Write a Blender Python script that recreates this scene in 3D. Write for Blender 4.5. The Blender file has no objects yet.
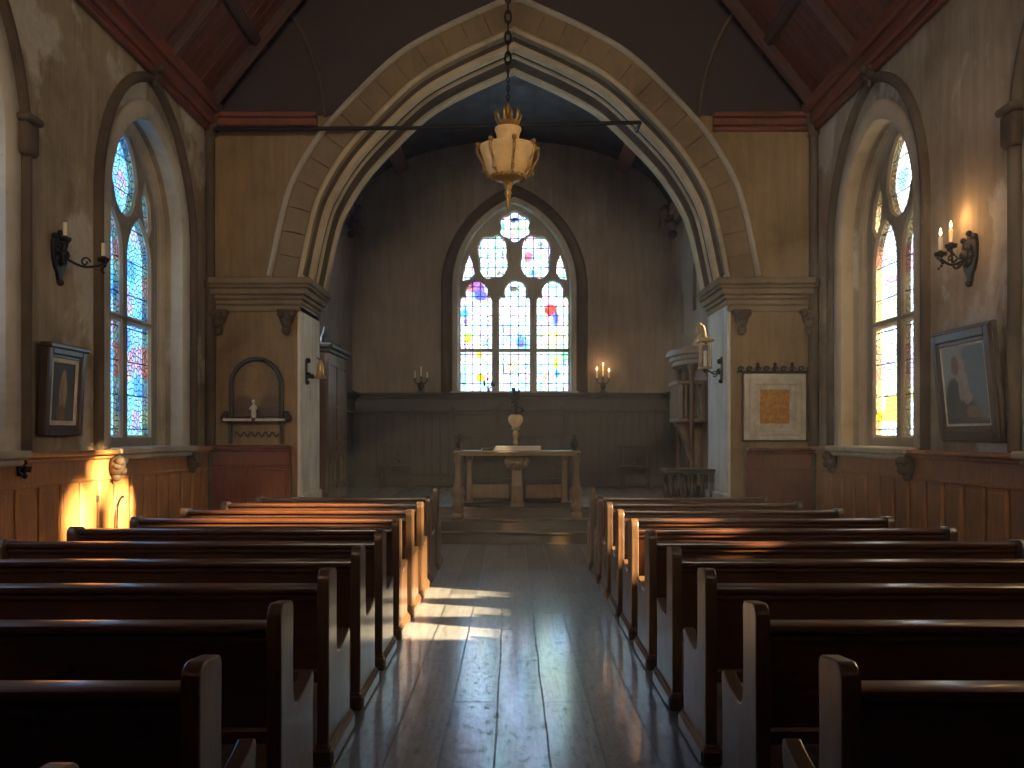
import bpy, bmesh, math, random
from mathutils import Vector, Matrix, geometry
random.seed(7)
PI = math.pi
SC = bpy.context.scene
COL = SC.collection
F = 900.0            # focal length in pixels at 1024 wide
EYE = 1.6
HOR = 436.0

def PX(px, d): return (px - 512.0) * d / F
def PZ(py, d): return EYE + (HOR - py) * d / F

# ------------------------------------------------------------------ materials
def newmat(name):
    m = bpy.data.materials.new(name); m.use_nodes = True
    nt = m.node_tree; nt.nodes.clear()
    out = nt.nodes.new('ShaderNodeOutputMaterial')
    return m, nt, out
def N(nt, t, **kw):
    n = nt.nodes.new(t)
    for k, v in kw.items():
        if k in n.inputs: n.inputs[k].default_value = v
        else: setattr(n, k, v)
    return n
def ramp(nt, stops):
    r = nt.nodes.new('ShaderNodeValToRGB')
    e = r.color_ramp.elements
    while len(e) < len(stops): e.new(0.5)
    for i, (p, c) in enumerate(stops):
        e[i].position = p; e[i].color = (c[0], c[1], c[2], 1)
    return r
def mixc(nt, fac, a, b, mode='MIX'):
    n = nt.nodes.new('ShaderNodeMix'); n.data_type = 'RGBA'; n.blend_type = mode
    L = nt.links
    for sock, v in ((n.inputs[0], fac), (n.inputs[6], a), (n.inputs[7], b)):
        if hasattr(v, 'is_output'): L.new(v, sock)
        elif isinstance(v, (int, float)): sock.default_value = v
        else: sock.default_value = (v[0], v[1], v[2], 1)
    return n.outputs[2]
def math_(nt, op, a, b=0.0, c=None):
    n = nt.nodes.new('ShaderNodeMath'); n.operation = op
    for i, v in enumerate((a, b) if c is None else (a, b, c)):
        if hasattr(v, 'is_output'): nt.links.new(v, n.inputs[i])
        else: n.inputs[i].default_value = v
    return n.outputs[0]
def coords(nt, scale=(1, 1, 1), rot=(0, 0, 0), loc=(0, 0, 0)):
    tc = nt.nodes.new('ShaderNodeTexCoord'); mp = nt.nodes.new('ShaderNodeMapping')
    mp.inputs['Scale'].default_value = scale; mp.inputs['Rotation'].default_value = rot
    mp.inputs['Location'].default_value = loc
    nt.links.new(tc.outputs['Object'], mp.inputs['Vector'])
    return mp.outputs['Vector']
def noise(nt, vec, scale, detail=6, rough=0.6, dist=0.0):
    n = N(nt, 'ShaderNodeTexNoise', Scale=scale, Detail=detail, Roughness=rough, Distortion=dist)
    nt.links.new(vec, n.inputs['Vector'])
    return n.outputs['Fac']

def wood(name, c1, c2, axis='X', rough=0.35, coat=0.0, grain=1.0, spec=0.5, bump=0.15):
    m, nt, out = newmat(name); L = nt.links
    s = {'X': (1.2, 14, 14), 'Y': (14, 1.2, 14), 'Z': (14, 14, 1.2)}[axis]
    v = coords(nt, s)
    f = noise(nt, v, 2.2 * grain, 8, 0.65, 0.6)
    r = ramp(nt, [(0.28, c1), (0.72, c2)])
    L.new(f, r.inputs['Fac'])
    v2 = coords(nt)
    f2 = noise(nt, v2, 2.5, 4)
    r2 = ramp(nt, [(0.3, (0.65, 0.65, 0.65)), (0.7, (1.1, 1.1, 1.1))]); L.new(f2, r2.inputs['Fac'])
    col = mixc(nt, 1.0, r.outputs['Color'], r2.outputs['Color'], 'MULTIPLY')
    b = N(nt, 'ShaderNodeBsdfPrincipled', Roughness=rough)
    b.inputs['Specular IOR Level'].default_value = spec
    b.inputs['Coat Weight'].default_value = coat; b.inputs['Coat Roughness'].default_value = 0.18
    L.new(col, b.inputs['Base Color'])
    rr = ramp(nt, [(0.3, (rough * 0.75,) * 3), (0.75, (min(1, rough * 1.3),) * 3)]); L.new(f2, rr.inputs['Fac'])
    L.new(rr.outputs['Color'], b.inputs['Roughness'])
    bp = N(nt, 'ShaderNodeBump', Strength=bump, Distance=0.01); L.new(f, bp.inputs['Height'])
    L.new(bp.outputs['Normal'], b.inputs['Normal'])
    L.new(b.outputs[0], out.inputs['Surface'])
    return m

def plaster(name, base, dark, light, peel=0.62, streak=True, rough=0.9):
    m, nt, out = newmat(name); L = nt.links
    v = coords(nt)
    vs = coords(nt, (6, 6, 0.5))
    f = noise(nt, v, 1.1, 8, 0.62, 0.4)
    r = ramp(nt, [(0.3, dark), (0.55, base), (0.8, [min(1, c * 1.18) for c in base])]); L.new(f, r.inputs['Fac'])
    fs = noise(nt, vs, 1.6, 6, 0.7)
    rs = ramp(nt, [(0.35, (0.72, 0.71, 0.70)), (0.65, (1.08, 1.08, 1.08))]); L.new(fs, rs.inputs['Fac'])
    col = mixc(nt, 0.8 if streak else 0.25, r.outputs['Color'], rs.outputs['Color'], 'MULTIPLY')
    fp = noise(nt, coords(nt, (1, 1, 0.8), loc=(3.1, 1.7, 0)), 0.75, 9, 0.62, 0.3)
    rp = ramp(nt, [(peel, (0, 0, 0)), (peel + 0.05, (1, 1, 1))]); L.new(fp, rp.inputs['Fac'])
    fine = noise(nt, v, 11, 6, 0.7)
    rl = ramp(nt, [(0.3, [c * 0.75 for c in light]), (0.7, light)]); L.new(fine, rl.inputs['Fac'])
    col = mixc(nt, rp.outputs['Color'], col, rl.outputs['Color'])
    fd = noise(nt, v, 5.5, 10, 0.75, 1.0)
    rd = ramp(nt, [(0.62, (1, 1, 1)), (0.74, (0.55, 0.5, 0.45))]); L.new(fd, rd.inputs['Fac'])
    col = mixc(nt, 1.0, col, rd.outputs['Color'], 'MULTIPLY')
    b = N(nt, 'ShaderNodeBsdfPrincipled', Roughness=rough)
    b.inputs['Specular IOR Level'].default_value = 0.25
    L.new(col, b.inputs['Base Color'])
    h = math_(nt, 'ADD', math_(nt, 'MULTIPLY', fine, 0.4), math_(nt, 'MULTIPLY', fs, 0.6))
    h = math_(nt, 'SUBTRACT', h, math_(nt, 'MULTIPLY', rp.outputs['Color'], 0.4))
    bp = N(nt, 'ShaderNodeBump', Strength=0.35, Distance=0.02); L.new(h, bp.inputs['Height'])
    L.new(bp.outputs['Normal'], b.inputs['Normal'])
    L.new(b.outputs[0], out.inputs['Surface'])
    return m

def plain(name, c, rough=0.5, metal=0.0, var=0.25, scale=8.0, bump=0.2, emit=None, estr=0.0, sss=0.0, trans=0.0):
    m, nt, out = newmat(name); L = nt.links
    v = coords(nt)
    f = noise(nt, v, scale, 6, 0.65)
    r = ramp(nt, [(0.3, [x * (1 - var) for x in c]), (0.7, [min(1, x * (1 + var)) for x in c])]); L.new(f, r.inputs['Fac'])
    b = N(nt, 'ShaderNodeBsdfPrincipled', Roughness=rough, Metallic=metal)
    L.new(r.outputs['Color'], b.inputs['Base Color'])
    if sss: b.inputs['Subsurface Weight'].default_value = sss; b.inputs['Subsurface Radius'].default_value = (0.05, 0.03, 0.015)
    if emit:
        b.inputs['Emission Color'].default_value = (*emit, 1); b.inputs['Emission Strength'].default_value = estr
    bp = N(nt, 'ShaderNodeBump', Strength=bump, Distance=0.01); L.new(f, bp.inputs['Height'])
    L.new(bp.outputs['Normal'], b.inputs['Normal'])
    L.new(b.outputs[0], out.inputs['Surface'])
    return m

def floor_mat():
    m, nt, out = newmat('worn_floorboards'); L = nt.links
    v = coords(nt, (1, 1, 1), (0, 0, PI / 2), (0.0, 0.07, 0))
    br = N(nt, 'ShaderNodeTexBrick', Scale=1.0, **{'Mortar Size': 0.007, 'Mortar Smooth': 0.3, 'Bias': 0.0, 'Brick Width': 2.7, 'Row Height': 0.27})
    br.offset = 0.37; br.offset_frequency = 2
    br.inputs['Color1'].default_value = (0.13, 0.135, 0.14, 1); br.inputs['Color2'].default_value = (0.24, 0.25, 0.26, 1)
    br.inputs['Mortar'].default_value = (0.01, 0.008, 0.007, 1)
    # gentle wobble so the seams are not ruler straight
    nv = N(nt, 'ShaderNodeTexNoise', Scale=1.3, Detail=3); L.new(coords(nt), nv.inputs['Vector'])
    vm = nt.nodes.new('ShaderNodeVectorMath'); vm.operation = 'MULTIPLY_ADD'
    L.new(nv.outputs['Color'], vm.inputs[0]); vm.inputs[1].default_value = (0.03, 0.03, 0); L.new(v, vm.inputs[2])
    L.new(vm.outputs[0], br.inputs['Vector'])
    g = noise(nt, coords(nt, (16, 0.9, 1)), 2.2, 9, 0.7, 0.5)
    rg = ramp(nt, [(0.3, (0.55, 0.52, 0.5)), (0.7, (1.25, 1.22, 1.2))]); L.new(g, rg.inputs['Fac'])
    col = mixc(nt, 1.0, br.outputs['Color'], rg.outputs['Color'], 'MULTIPLY')
    w = noise(nt, coords(nt, (3.0, 1.3, 1)), 8.0, 12, 0.78, 0.5)
    rw = ramp(nt, [(0.38, (0.15, 0.13, 0.12)), (0.47, (1, 1, 1))]); L.new(w, rw.inputs['Fac'])
    col = mixc(nt, 0.85, col, rw.outputs['Color'], 'MULTIPLY')
    b = N(nt, 'ShaderNodeBsdfPrincipled', Roughness=0.3)
    b.inputs['Specular IOR Level'].default_value = 0.9; b.inputs['Coat Weight'].default_value = 0.9; b.inputs['Coat Roughness'].default_value = 0.145; b.inputs['Coat IOR'].default_value = 2.05
    L.new(col, b.inputs['Base Color'])
    rr = ramp(nt, [(0.35, (0.50,) * 3), (0.6, (0.30,) * 3)]); L.new(w, rr.inputs['Fac'])
    L.new(rr.outputs['Color'], b.inputs['Roughness'])
    wc = math_(nt, 'MULTIPLY', math_(nt, 'SUBTRACT', 1.0, br.outputs['Fac']), rw.outputs['Color']); L.new(math_(nt, 'MULTIPLY', wc, 0.9), b.inputs['Coat Weight'])
    h = math_(nt, 'ADD', math_(nt, 'MULTIPLY', g, 0.35), math_(nt, 'MULTIPLY', rw.outputs['Color'], 0.35))
    h = math_(nt, 'SUBTRACT', h, math_(nt, 'MULTIPLY', br.outputs['Fac'], 1.0))
    bp = N(nt, 'ShaderNodeBump', Strength=0.012, Distance=0.006); L.new(h, bp.inputs['Height'])
    L.new(bp.outputs['Normal'], b.inputs['Normal'])
    L.new(b.outputs[0], out.inputs['Surface'])
    return m

def glass_mat(name, kind, base, cells, lead_w, sat, mixf=0.35, dens=0.3, gam=1.0):
    """old leaded glass: clear and coloured quarries between dark lead lines; mesh lies in a wall plane, attribute 'tint' holds the picture's colours"""
    m, nt, out = newmat(name); L = nt.links
    uv = nt.nodes.new('ShaderNodeUVMap'); uv.uv_map = 'uv'
    at = nt.nodes.new('ShaderNodeAttribute'); at.attribute_name = 'tint'
    sep = nt.nodes.new('ShaderNodeSeparateXYZ'); L.new(uv.outputs[0], sep.inputs[0])
    # random quarries
    vo = N(nt, 'ShaderNodeTexVoronoi', Scale=cells); vo.voronoi_dimensions = '2D'; L.new(uv.outputs[0], vo.inputs['Vector'])
    ve = N(nt, 'ShaderNodeTexVoronoi', Scale=cells); ve.voronoi_dimensions = '2D'; ve.feature = 'DISTANCE_TO_EDGE'; L.new(uv.outputs[0], ve.inputs['Vector'])
    hsv = N(nt, 'ShaderNodeHueSaturation', Saturation=sat, Value=1.0); L.new(vo.outputs['Color'], hsv.inputs['Color'])
    col = mixc(nt, mixf, base, hsv.outputs[0])
    gm = N(nt, 'ShaderNodeGamma', Gamma=gam); L.new(col, gm.inputs['Color']); col = gm.outputs[0]
    col = mixc(nt, 1.0, col, at.outputs['Color'], 'MULTIPLY')
    lv = math_(nt, 'LESS_THAN', ve.outputs['Distance'], lead_w)
    if kind == 'grid':
        fx = math_(nt, 'FRACT', math_(nt, 'MULTIPLY', sep.outputs[0], 1 / 0.165))
        fz = math_(nt, 'FRACT', math_(nt, 'MULTIPLY', sep.outputs[1], 1 / 0.21))
        lead = math_(nt, 'MAXIMUM', math_(nt, 'LESS_THAN', fx, 0.13), math_(nt, 'LESS_THAN', fz, 0.10))
        pick = noise(nt, uv.outputs[0], 1.9, 2)
        lv = math_(nt, 'MULTIPLY', lv, math_(nt, 'GREATER_THAN', pick, 0.5))
        lead = math_(nt, 'MAXIMUM', lead, lv)
    else:
        fz = math_(nt, 'FRACT', math_(nt, 'MULTIPLY', sep.outputs[1], 1 / 0.42))
        lead = math_(nt, 'MAXIMUM', lv, math_(nt, 'LESS_THAN', fz, 0.035))
    dirt = noise(nt, uv.outputs[0], 7, 8, 0.7)
    rd = ramp(nt, [(0.3, (0.7, 0.7, 0.7)), (0.6, (1, 1, 1))]); L.new(dirt, rd.inputs['Fac'])
    col = mixc(nt, 1.0, col, rd.outputs['Color'], 'MULTIPLY')
    col = mixc(nt, 1.0, col, (dens, dens, dens), 'MULTIPLY')
    tr = nt.nodes.new('ShaderNodeBsdfTransparent'); L.new(col, tr.inputs['Color'])
    gl = N(nt, 'ShaderNodeBsdfGlossy', Roughness=0.15)
    gl.inputs['Color'].default_value = (1, 1, 1, 1)
    ms = nt.nodes.new('ShaderNodeMixShader'); ms.inputs[0].default_value = 0.04
    L.new(tr.outputs[0], ms.inputs[1]); L.new(gl.outputs[0], ms.inputs[2])
    ld = N(nt, 'ShaderNodeBsdfPrincipled', Roughness=0.6); ld.inputs['Base Color'].default_value = (0.03, 0.03, 0.035, 1)
    ms2 = nt.nodes.new('ShaderNodeMixShader'); L.new(lead, ms2.inputs[0]); L.new(ms.outputs[0], ms2.inputs[1]); L.new(ld.outputs[0], ms2.inputs[2])
    L.new(ms2.outputs[0], out.inputs['Surface'])
    return m

def painted(name, rough=0.6):
    m, nt, out = newmat(name); L = nt.links
    at = nt.nodes.new('ShaderNodeAttribute'); at.attribute_name = 'tint'
    f = noise(nt, coords(nt), 26, 8, 0.7)
    r = ramp(nt, [(0.3, (0.8, 0.8, 0.8)), (0.7, (1.15, 1.15, 1.15))]); L.new(f, r.inputs['Fac'])
    col = mixc(nt, 1.0, at.outputs['Color'], r.outputs['Color'], 'MULTIPLY')
    b = N(nt, 'ShaderNodeBsdfPrincipled', Roughness=rough); L.new(col, b.inputs['Base Color'])
    L.new(b.outputs[0], out.inputs['Surface'])
    return m

def flame_mat():
    m, nt, out = newmat('candle_flame')
    e = N(nt, 'ShaderNodeEmission', Strength=14.0); e.inputs['Color'].default_value = (1.0, 0.62, 0.25, 1)
    nt.links.new(e.outputs[0], out.inputs['Surface'])
    return m

M = {
 'plaster': plaster('aged_plaster', (0.37, 0.30, 0.20), (0.21, 0.16, 0.10), (0.56, 0.52, 0.43), 0.54),
 'plaster_arch': plaster('ochre_plaster', (0.30, 0.205, 0.105), (0.175, 0.115, 0.058), (0.38, 0.30, 0.19), 0.68),
 'plaster_chancel': plaster('grey_plaster', (0.31, 0.25, 0.20), (0.22, 0.175, 0.14), (0.36, 0.30, 0.25), 0.75),
 'pier_lime': plaster('limewash', (0.74, 0.70, 0.58), (0.55, 0.50, 0.40), (0.82, 0.78, 0.68), 0.62),
 'stone': plaster('carved_stone', (0.52, 0.42, 0.27), (0.33, 0.25, 0.15), (0.62, 0.53, 0.38), 0.66, False),
 'stone_brown': plaster('brown_stone', (0.24, 0.175, 0.10), (0.14, 0.10, 0.058), (0.33, 0.25, 0.16), 0.66, False),
 'stone_grey': plaster('grey_stone', (0.50, 0.46, 0.38), (0.32, 0.285, 0.23), (0.6, 0.56, 0.47), 0.66, False),
 'stone_dark': plaster('dark_stone', (0.11, 0.08, 0.052), (0.055, 0.038, 0.025), (0.16, 0.125, 0.09), 0.70, False),  # dark carved stone; also stands in for shade in the arch hollows
 'floor': floor_mat(),
 'step': wood('worn_dark_step_wood', (0.05, 0.036, 0.027), (0.11, 0.08, 0.06), 'X', 0.4, 0.4),
 'pew': wood('polished_pew_wood', (0.045, 0.013, 0.005), (0.11, 0.036, 0.011), 'X', 0.36, 0.8),
 'pew_end': wood('polished_pew_end_wood', (0.05, 0.022, 0.009), (0.13, 0.066, 0.025), 'Z', 0.38, 0.9),
 'wainscot': wood('honey_brown_panelling', (0.30, 0.115, 0.032), (0.56, 0.26, 0.08), 'Z', 0.45, 0.1),
 'wainscot_red': wood('mahogany_panelling', (0.10, 0.022, 0.010), (0.19, 0.045, 0.018), 'Z', 0.4, 0.15),
 'wainscot_dark': wood('dark_oak_panelling', (0.032, 0.021, 0.016), (0.068, 0.045, 0.033), 'Z', 0.5),
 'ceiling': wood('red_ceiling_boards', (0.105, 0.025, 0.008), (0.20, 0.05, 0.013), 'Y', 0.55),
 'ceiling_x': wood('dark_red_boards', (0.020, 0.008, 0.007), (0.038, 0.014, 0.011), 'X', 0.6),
 'beam': wood('reddish_beam_wood', (0.13, 0.035, 0.014), (0.25, 0.065, 0.024), 'Y', 0.45),
 'beam_dark': wood('dark_beam_wood', (0.05, 0.018, 0.010), (0.09, 0.032, 0.018), 'Z', 0.55),
 'walnut': wood('walnut', (0.10, 0.050, 0.024), (0.20, 0.105, 0.052), 'Z', 0.4, 0.1),
 'oak': wood('old_oak', (0.14, 0.085, 0.045), (0.27, 0.175, 0.10), 'Z', 0.5),
 'oak_x': wood('old_oak_top', (0.22, 0.145, 0.085), (0.38, 0.27, 0.17), 'X', 0.4, 0.2),
 'ebony': wood('blackened_wood', (0.018, 0.012, 0.010), (0.04, 0.027, 0.02), 'Z', 0.35, 0.2),
 'frame': wood('dark_frame_wood', (0.035, 0.018, 0.012), (0.075, 0.04, 0.026), 'Z', 0.35, 0.25),
 'iron': plain('black_iron', (0.018, 0.013, 0.012), 0.5, 0.6, 0.3, 20),
 'gilt': plain('tarnished_gilt', (0.42, 0.26, 0.09), 0.42, 0.75, 0.35, 25),
 'brass': plain('old_brass', (0.45, 0.30, 0.13), 0.4, 0.8, 0.25, 20),
 'alabaster': plain('alabaster', (0.55, 0.35, 0.14), 0.35, 0.0, 0.18, 9, 0.1, (1.0, 0.55, 0.18), 0.11, 0.15),
 'wax': plain('candle_wax', (0.80, 0.70, 0.52), 0.5, 0.0, 0.08, 12, 0.05, None, 0, 0.3),
 'linen': plain('white_linen', (0.66, 0.60, 0.52), 0.85, 0.0, 0.1, 30, 0.3),
 'ochre_urn': plain('ochre_glaze', (0.62, 0.42, 0.22), 0.35, 0.0, 0.2, 12),
 'leaf': plain('dried_leaves', (0.05, 0.05, 0.035), 0.7, 0.0, 0.5, 15),
 'pale': plain('pale_paint', (0.55, 0.50, 0.40), 0.7, 0.0, 0.25, 7, 0.4),
 'pewter': plain('dull_pewter', (0.10, 0.09, 0.085), 0.4, 0.7, 0.3, 18),
 'ochre': plain('ochre_parchment', (0.50, 0.25, 0.055), 0.8, 0.0, 0.4, 22, 0.3),
 'painted': painted('old_oil_paint'),
 'painted_wall': painted('faded_mural_paint', 0.9),
 'mirror_gray': plain('switch_plate', (0.05, 0.04, 0.03), 0.4),
 'flame': flame_mat(),
 'glass_white': glass_mat('pale_leaded_glass', 'grid', (0.93, 0.97, 1.0), 9.0, 0.05, 1.0, 0.42, 0.66, 2.0),
 'glass_blue': glass_mat('blue_leaded_glass', 'free', (0.36, 0.58, 0.80), 15.0, 0.085, 0.9, 0.30, 0.36),
 'glass_warm': glass_mat('warm_leaded_glass', 'free', (0.90, 0.88, 0.84), 15.0, 0.075, 0.6, 0.2, 0.46),
 'glass_clear': glass_mat('clear_leaded_glass', 'free', (0.92, 0.90, 0.86), 11.0, 0.03, 0.4, 0.08, 0.36),
}

# ------------------------------------------------------------------ mesh builder
class MB:
    def __init__(self, mat=None):
        self.v = []; self.f = []; self.m = mat or Matrix.Identity(4)
    def _add(self, vs, fs):
        o = len(self.v)
        self.v += [self.m @ Vector(p) for p in vs]
        self.f += [tuple(i + o for i in f) for f in fs]
    def bm(self, b, mat=None):
        b.verts.index_update()
        vs = [(mat @ v.co) if mat else v.co.copy() for v in b.verts]
        self._add(vs, [[v.index for v in f.verts] for f in b.faces]); b.free()
    def box(self, c, s, bev=0.0, rot=None, seg=1):
        b = bmesh.new(); bmesh.ops.create_cube(b, size=1.0)
        for v in b.verts: v.co = Vector((v.co.x * s[0], v.co.y * s[1], v.co.z * s[2]))
        if bev > 0: bmesh.ops.bevel(b, geom=b.edges[:], offset=min(bev, min(s) * 0.45), segments=seg, affect='EDGES', profile=0.5)
        m = Matrix.Translation(c)
        if rot is not None: m = m @ (rot if isinstance(rot, Matrix) else Matrix.Rotation(rot[0], 4, rot[1]))
        self.bm(b, m)
    def b2(self, x0, x1, y0, y1, z0, z1, bev=0.0):
        self.box(((x0 + x1) / 2, (y0 + y1) / 2, (z0 + z1) / 2), (abs(x1 - x0), abs(y1 - y0), abs(z1 - z0)), bev)
    def lathe(self, prof, c=(0, 0, 0), seg=20, sq=False):
        vs = []; fs = []; n = len(prof)
        for (r, z) in prof:
            for k in range(seg):
                a = 2 * PI * k / seg + (PI / 4 if sq else 0)
                vs.append((c[0] + max(r, 1e-4) * math.cos(a), c[1] + max(r, 1e-4) * math.sin(a), c[2] + z))
        for i in range(n - 1):
            for k in range(seg):
                k2 = (k + 1) % seg
                fs.append((i * seg + k, i * seg + k2, (i + 1) * seg + k2, (i + 1) * seg + k))
        fs.append(tuple(range(seg))[::-1]); fs.append(tuple((n - 1) * seg + k for k in range(seg)))
        self._add(vs, fs)
    def tube(self, pts, r, seg=8, closed=False):
        pts = [Vector(p) for p in pts]; n = len(pts)
        rs = r if isinstance(r, (list, tuple)) else [r] * n
        vs = []; fs = []; up = None
        for i, p in enumerate(pts):
            if closed: t = pts[(i + 1) % n] - pts[i - 1]
            else: t = pts[min(i + 1, n - 1)] - pts[max(i - 1, 0)]
            t.normalize()
            if up is None:
                up = Vector((0, 0, 1)) if abs(t.z) < 0.9 else Vector((1, 0, 0))
            a = t.cross(up)
            if a.length < 1e-5: a = t.cross(Vector((0.3, 1, 0.2)))
            a.normalize(); bb = a.cross(t).normalized(); up = bb
            for k in range(seg):
                an = 2 * PI * k / seg
                vs.append(p + (a * math.cos(an) + bb * math.sin(an)) * rs[i])
        rng = n if closed else n - 1
        for i in range(rng):
            j = (i + 1) % n
            for k in range(seg):
                k2 = (k + 1) % seg
                fs.append((i * seg + k, i * seg + k2, j * seg + k2, j * seg + k))
        if not closed:
            fs.append(tuple(range(seg))[::-1]); fs.append(tuple((n - 1) * seg + k for k in range(seg)))
        self._add(vs, fs)
    def ball(self, c, r, sub=2, sc=(1, 1, 1)):
        b = bmesh.new(); bmesh.ops.create_icosphere(b, subdivisions=sub, radius=1.0)
        self.bm(b, Matrix.Translation(c) @ Matrix.Diagonal((r * sc[0], r * sc[1], r * sc[2], 1)))
    def prism(self, pts, x0, x1, axes='YZ', bev=0.0):
        """closed outline pts (a,b) extruded from x0 to x1 along the third axis"""
        def P(a, b, c):
            return {'YZ': (c, a, b), 'XZ': (a, c, b), 'XY': (a, b, c)}[axes]
        b = bmesh.new()
        lo = [b.verts.new(P(a, bb, x0)) for a, bb in pts]; hi = [b.verts.new(P(a, bb, x1)) for a, bb in pts]
        n = len(pts)
        b.faces.new(lo[::-1]); b.faces.new(hi)
        caps = set()
        for f in b.faces:
            for e in f.edges: caps.add(e)
        for i in range(n): b.faces.new((lo[i], lo[(i + 1) % n], hi[(i + 1) % n], hi[i]))
        bmesh.ops.recalc_face_normals(b, faces=b.faces[:])
        if bev > 0: bmesh.ops.bevel(b, geom=list(caps), offset=bev, segments=2, affect='EDGES', profile=0.5)
        self.bm(b)
    def sweep(self, path, prof, closed_prof=False, caps=True):
        """path: list of (point, outward normal, depth axis) ; prof: (n, w) offsets"""
        vs = []; fs = []; k = len(prof)
        for p, nn, ww in path:
            for a, w in prof: vs.append(Vector(p) + Vector(nn) * a + Vector(ww) * w)
        for i in range(len(path) - 1):
            for j in range(k if closed_prof else k - 1):
                j2 = (j + 1) % k
                fs.append((i * k + j, i * k + j2, (i + 1) * k + j2, (i + 1) * k + j))
        if closed_prof and caps:
            fs.append(tuple(range(k))[::-1]); fs.append(tuple((len(path) - 1) * k + j for j in range(k)))
        self._add(vs, fs)
    def curve2d(self, outer, holes, d0, d1, bev=0.0):
        """plate in local XY with holes, from z=d0 (back) to z=d1 (front), front edges chamfered by bev"""
        def area(r): return sum(r[i - 1][0] * r[i][1] - r[i][0] * r[i - 1][1] for i in range(len(r))) / 2
        rings = []
        for k, r in enumerate([list(outer)] + [list(h) for h in holes]):
            if (area(r) > 0) != (k == 0): r = r[::-1]
            rings.append(r)
        def shrink(r, d):
            out = []; n = len(r)
            for i in range(n):
                a, b_, c = Vector(r[i - 1]), Vector(r[i]), Vector(r[(i + 1) % n])
                t1 = (b_ - a).normalized(); t2 = (c - b_).normalized()
                n1 = Vector((-t1.y, t1.x)); n2 = Vector((-t2.y, t2.x)); m = n1 + n2
                if m.length < 1e-6: m = n1
                m.normalize(); k = max(0.5, m.dot(n1)); out.append(tuple(b_ + m * (d / k)))
            return out
        front = [shrink(r, bev) for r in rings] if bev else rings
        def fill(rs, z, flip):
            vs = []; es = []
            for r in rs:
                o = len(vs); n = len(r); vs += [Vector(p) for p in r]; es += [(o + i, o + (i + 1) % n) for i in range(n)]
            V, E, Fc, _, _, _ = geometry.delaunay_2d_cdt(vs, es, [], 0, 1e-7)
            keep = []
            for f in Fc:
                c = sum((V[i] for i in f), Vector((0, 0))) / len(f)
                if inside(rs[0], c.x, c.y) and not any(inside(h, c.x, c.y) for h in rs[1:]): keep.append(tuple(f)[::-1] if flip else tuple(f))
            self._add([(v.x, v.y, z) for v in V], keep)
        fill(front, d1, False); fill(rings, d0, True)
        for r, fr_ in zip(rings, front):
            n = len(r)
            lay = [[(p[0], p[1], d0) for p in r], [(p[0], p[1], d1 - bev) for p in r]]
            if bev: lay.append([(p[0], p[1], d1) for p in fr_])
            vs = [p for l in lay for p in l]; fs = []
            for q in range(len(lay) - 1):
                for i in range(n):
                    j = (i + 1) % n; fs.append((q * n + i, q * n + j, (q + 1) * n + j, (q + 1) * n + i))
            self._add(vs, fs)
    def build(self, name, mat, parent=None, smooth=35, fix=True):
        me = bpy.data.meshes.new(name)
        me.from_pydata([tuple(p) for p in self.v], [], self.f); me.update()
        if fix:
            b = bmesh.new(); b.from_mesh(me); bmesh.ops.remove_doubles(b, verts=b.verts[:], dist=1e-5); bmesh.ops.recalc_face_normals(b, faces=b.faces[:]); b.to_mesh(me); b.free()
        if smooth:
            for p in me.polygons: p.use_smooth = True
            me.set_sharp_from_angle(angle=math.radians(smooth))
        me.materials.append(M[mat])
        o = bpy.data.objects.new(name, me); COL.objects.link(o)
        if parent is not None: o.parent = parent
        return o

def tag(o, label=None, cat=None, group=None, kind=None):
    if label: o['label'] = label
    if cat: o['category'] = cat
    if group: o['group'] = group
    if kind: o['kind'] = kind
    return o
def thing(name, label, cat, loc=(0, 0, 0), rotz=0.0, group=None, kind=None, rot=None):
    o = bpy.data.objects.new(name, None); COL.objects.link(o); o.empty_display_size = 0.1
    o.location = loc; o.rotation_euler = rot if rot else (0, 0, rotz)
    return tag(o, label, cat, group, kind)
def struct(b, name, mat, label, cat, smooth=35):
    return tag(b.build(name, mat, None, smooth), label, cat, None, 'structure')

def frame(origin, w):
    """local frame on a wall: x along the wall, y up, z out of the wall (direction w)"""
    w = Vector(w); v = Vector((0, 0, 1)); u = v.cross(w)
    m = Matrix.Identity(4)
    for i in range(3):
        m[i][0] = u[i]; m[i][1] = v[i]; m[i][2] = w[i]; m[i][3] = origin[i]
    return m

def arch(hw, spring, apex, n=14, cx=0.0):
    R = max(apex - spring, hw); r = (hw * hw + R * R) / (2 * hw)
    a1 = math.asin(min(1, R / r)); pts = []
    for i in range(n + 1):
        a = a1 * i / n
        pts.append((cx + hw - r + r * math.cos(a), spring + r * math.sin(a)))
    left = [(2 * cx - x, y) for x, y in pts]
    return left + pts[::-1][1:]          # left springing -> apex -> right springing
def opening(hw, bottom, spring, apex, n=14, cx=0.0):
    return [(cx - hw, bottom)] + arch(hw, spring, apex, n, cx) + [(cx + hw, bottom)]
def lerp(a, b, t): return a + (b - a) * t
def interp(pts, n):
    """Catmull-Rom resample"""
    P = [Vector(p) for p in pts]; P = [P[0] * 2 - P[1]] + P + [P[-1] * 2 - P[-2]]
    out = []
    for i in range(1, len(P) - 2):
        for k in range(n):
            t = k / n; a, b, c, d = P[i - 1], P[i], P[i + 1], P[i + 2]
            out.append(0.5 * ((2 * b) + (c - a) * t + (2 * a - 5 * b + 4 * c - d) * t * t + (3 * b - a - 3 * c + d) * t ** 3))
    out.append(P[-2]); return out
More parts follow.
